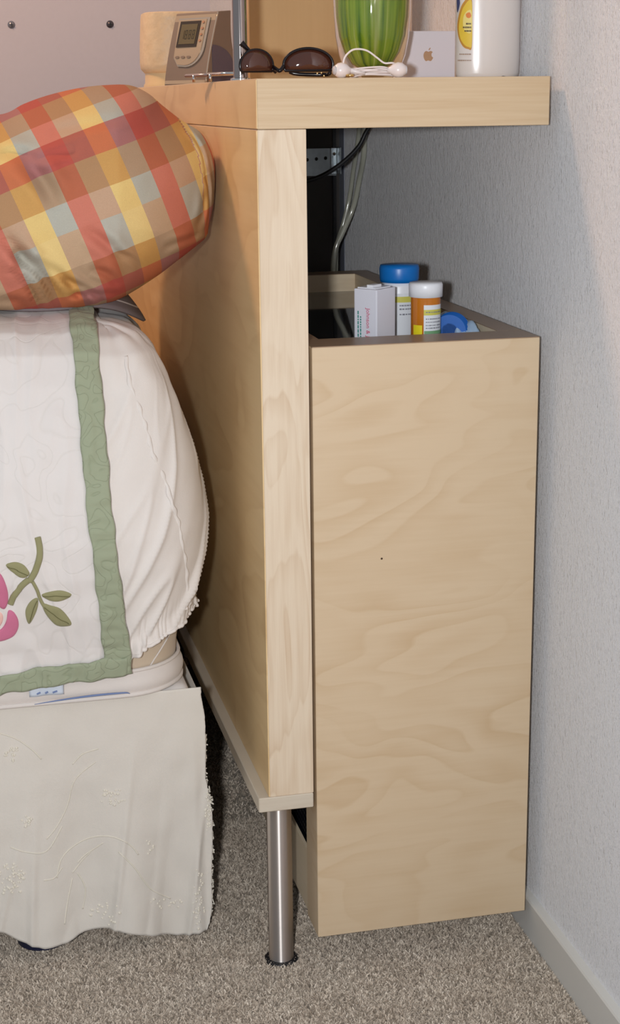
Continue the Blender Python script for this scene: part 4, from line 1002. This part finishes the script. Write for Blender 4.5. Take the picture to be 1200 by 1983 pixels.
# lotion bottle
lx0, lx1 = atY(884, 140, 1.664).x, atY(1006, 140, 1.664).x
lcx, lrx, lcy, lry = (lx0 + lx1) / 2, (lx1 - lx0) / 2, 1.668, 0.021
lt = thing('lotion_bottle', 'pearly white oval lotion bottle with yellow oval label, near the right wall', 'bottle', (lcx, lcy, ZS))
pb = NT('pearl_white_plastic'); pb.p(Base_Color=srgb(222, 212, 206), Roughness=0.22); pb.b.inputs['Specular IOR Level'].default_value = 0.7; pb.b.inputs['Coat Weight'].default_value = 0.4; pb.b.inputs['Coat Roughness'].default_value = 0.22
obj('bottle_body', sq(lcx, lcy, [(0.90, ZS), (0.96, ZS + 0.0015), (0.985, ZS + 0.005), (1.0, ZS + 0.02), (1.0, ZS + 0.15), (0.9, ZS + 0.175), (0.5, ZS + 0.19), (0.3, ZS + 0.195), (0.3, ZS + 0.22)], lrx, lry, 2.0), pb.m, lt, True, angle=50)
def lpt(u, v, off=0.0004):
    y = lcy - lry * 0.8
    for _ in range(8):
        p = atY(u, v, y); q = max(-0.995, min(0.995, (p.x - lcx) / (lrx + off))); y = 0.5 * y + 0.5 * (lcy - (lry + off) * sqrt(1 - q * q))
    return Vector((lcx + q * (lrx + off), lcy - (lry + off) * sqrt(1 - q * q), p.z))
def lab(nm, px_, mt, off, par, lb_=None):
    P = smoothpath([(u, v, 0) for u, v in px_], 6, True); c = sum(P, Vector()) / len(P); n = len(P); V, F = [], []
    for sc in (1, 0.66, 0.33, 0.05):
        for p in P: q = c + (p - c) * sc; V.append(tuple(lpt(q.x, q.y, off)))
    for r_ in range(3):
        for i in range(n): F.append((r_ * n + i, r_ * n + (i + 1) % n, (r_ + 1) * n + (i + 1) % n, (r_ + 1) * n + i))
    F.append(tuple(range(3 * n, 4 * n))); return obj(nm, (V, F), mt, par, True, label=lb_)
lb0 = lab('label_rim', [(912, -6), (896, 6), (888, 28), (885, 52), (888, 74), (896, 90), (906, 95), (913, 92), (914, 40)], plain('golden_label_rim', srgb(196, 140, 50), 0.5), 0.0004, lt, 'golden rim of the oval label')
lb1 = lab('yellow_label', [(912, 0), (898, 12), (891, 32), (888, 54), (891, 74), (899, 87), (907, 91), (913, 88), (914, 40)], plain('yellow_label', srgb(232, 196, 62), 0.5, var=0.15, nscale=30), 0.0008, lt, 'yellow oval label')
lab('pale_centre', [(906, 20), (898, 30), (896, 46), (900, 60), (912, 62), (913, 24)], plain('cream_label_centre', srgb(236, 216, 130), 0.5), 0.0011, lb1)
lab('orange_dot', [(909, 24), (902, 27), (903, 33), (908, 35), (912, 31)], plain('orange_label_dot', srgb(224, 130, 60), 0.5), 0.0014, lb1, 'orange sun spot')
lab('blue_corner', [(884, -8), (888, -6), (890, 6), (887, 20), (884.5, 22)], plain('blue_label', srgb(66, 70, 110), 0.5), 0.0009, lt, 'dark blue label corner')
def lline(u0, u1, v, h, mt, par):
    rs = []; u = u0
    while u < u1:
        b = min(u1, u + rnd.uniform(1.6, 3.4)); hh_ = h * rnd.uniform(0.7, 1)
        rs.append(([tuple(lpt(u, v + hh_ / 2, 0.0016)), tuple(lpt(b, v + hh_ / 2, 0.0016)), tuple(lpt(b, v - hh_ / 2, 0.0016)), tuple(lpt(u, v - hh_ / 2, 0.0016))], [(0, 1, 2, 3)])); u = b + 0.7
    return obj('print_line', join(*rs), mt, par, kind='stuff')
dkp = plain('dark_label_print', srgb(84, 66, 50), 0.6)
for u0, u1, v, h in ((902, 912, 46, 3.4), (896, 912, 53, 3.8), (899, 912, 60, 3.4)): lline(u0, u1, v, h, dkp, lb1)
for u0, u1, v, h in ((889, 912, 105, 2.6), (886, 912, 117, 2.6)): lline(u0, u1, v, h, plain('brown_print%d' % v, srgb(160, 132, 112), 0.6), lt)
obj('base_notch', xf(lathe((0, 0, 0), [(0.0, -0.0006), (0.009, -0.0004), (0.0095, 0.0006), (0, 0.0008)], 24, 'y'), Matrix.Translation((lcx + 0.006, lcy - lry + 0.0022, ZS + 0.0006)) @ Matrix.Scale(0.16, 4, (0, 0, 1))), M_black, lt, True, label='dark moulding notch at the base')
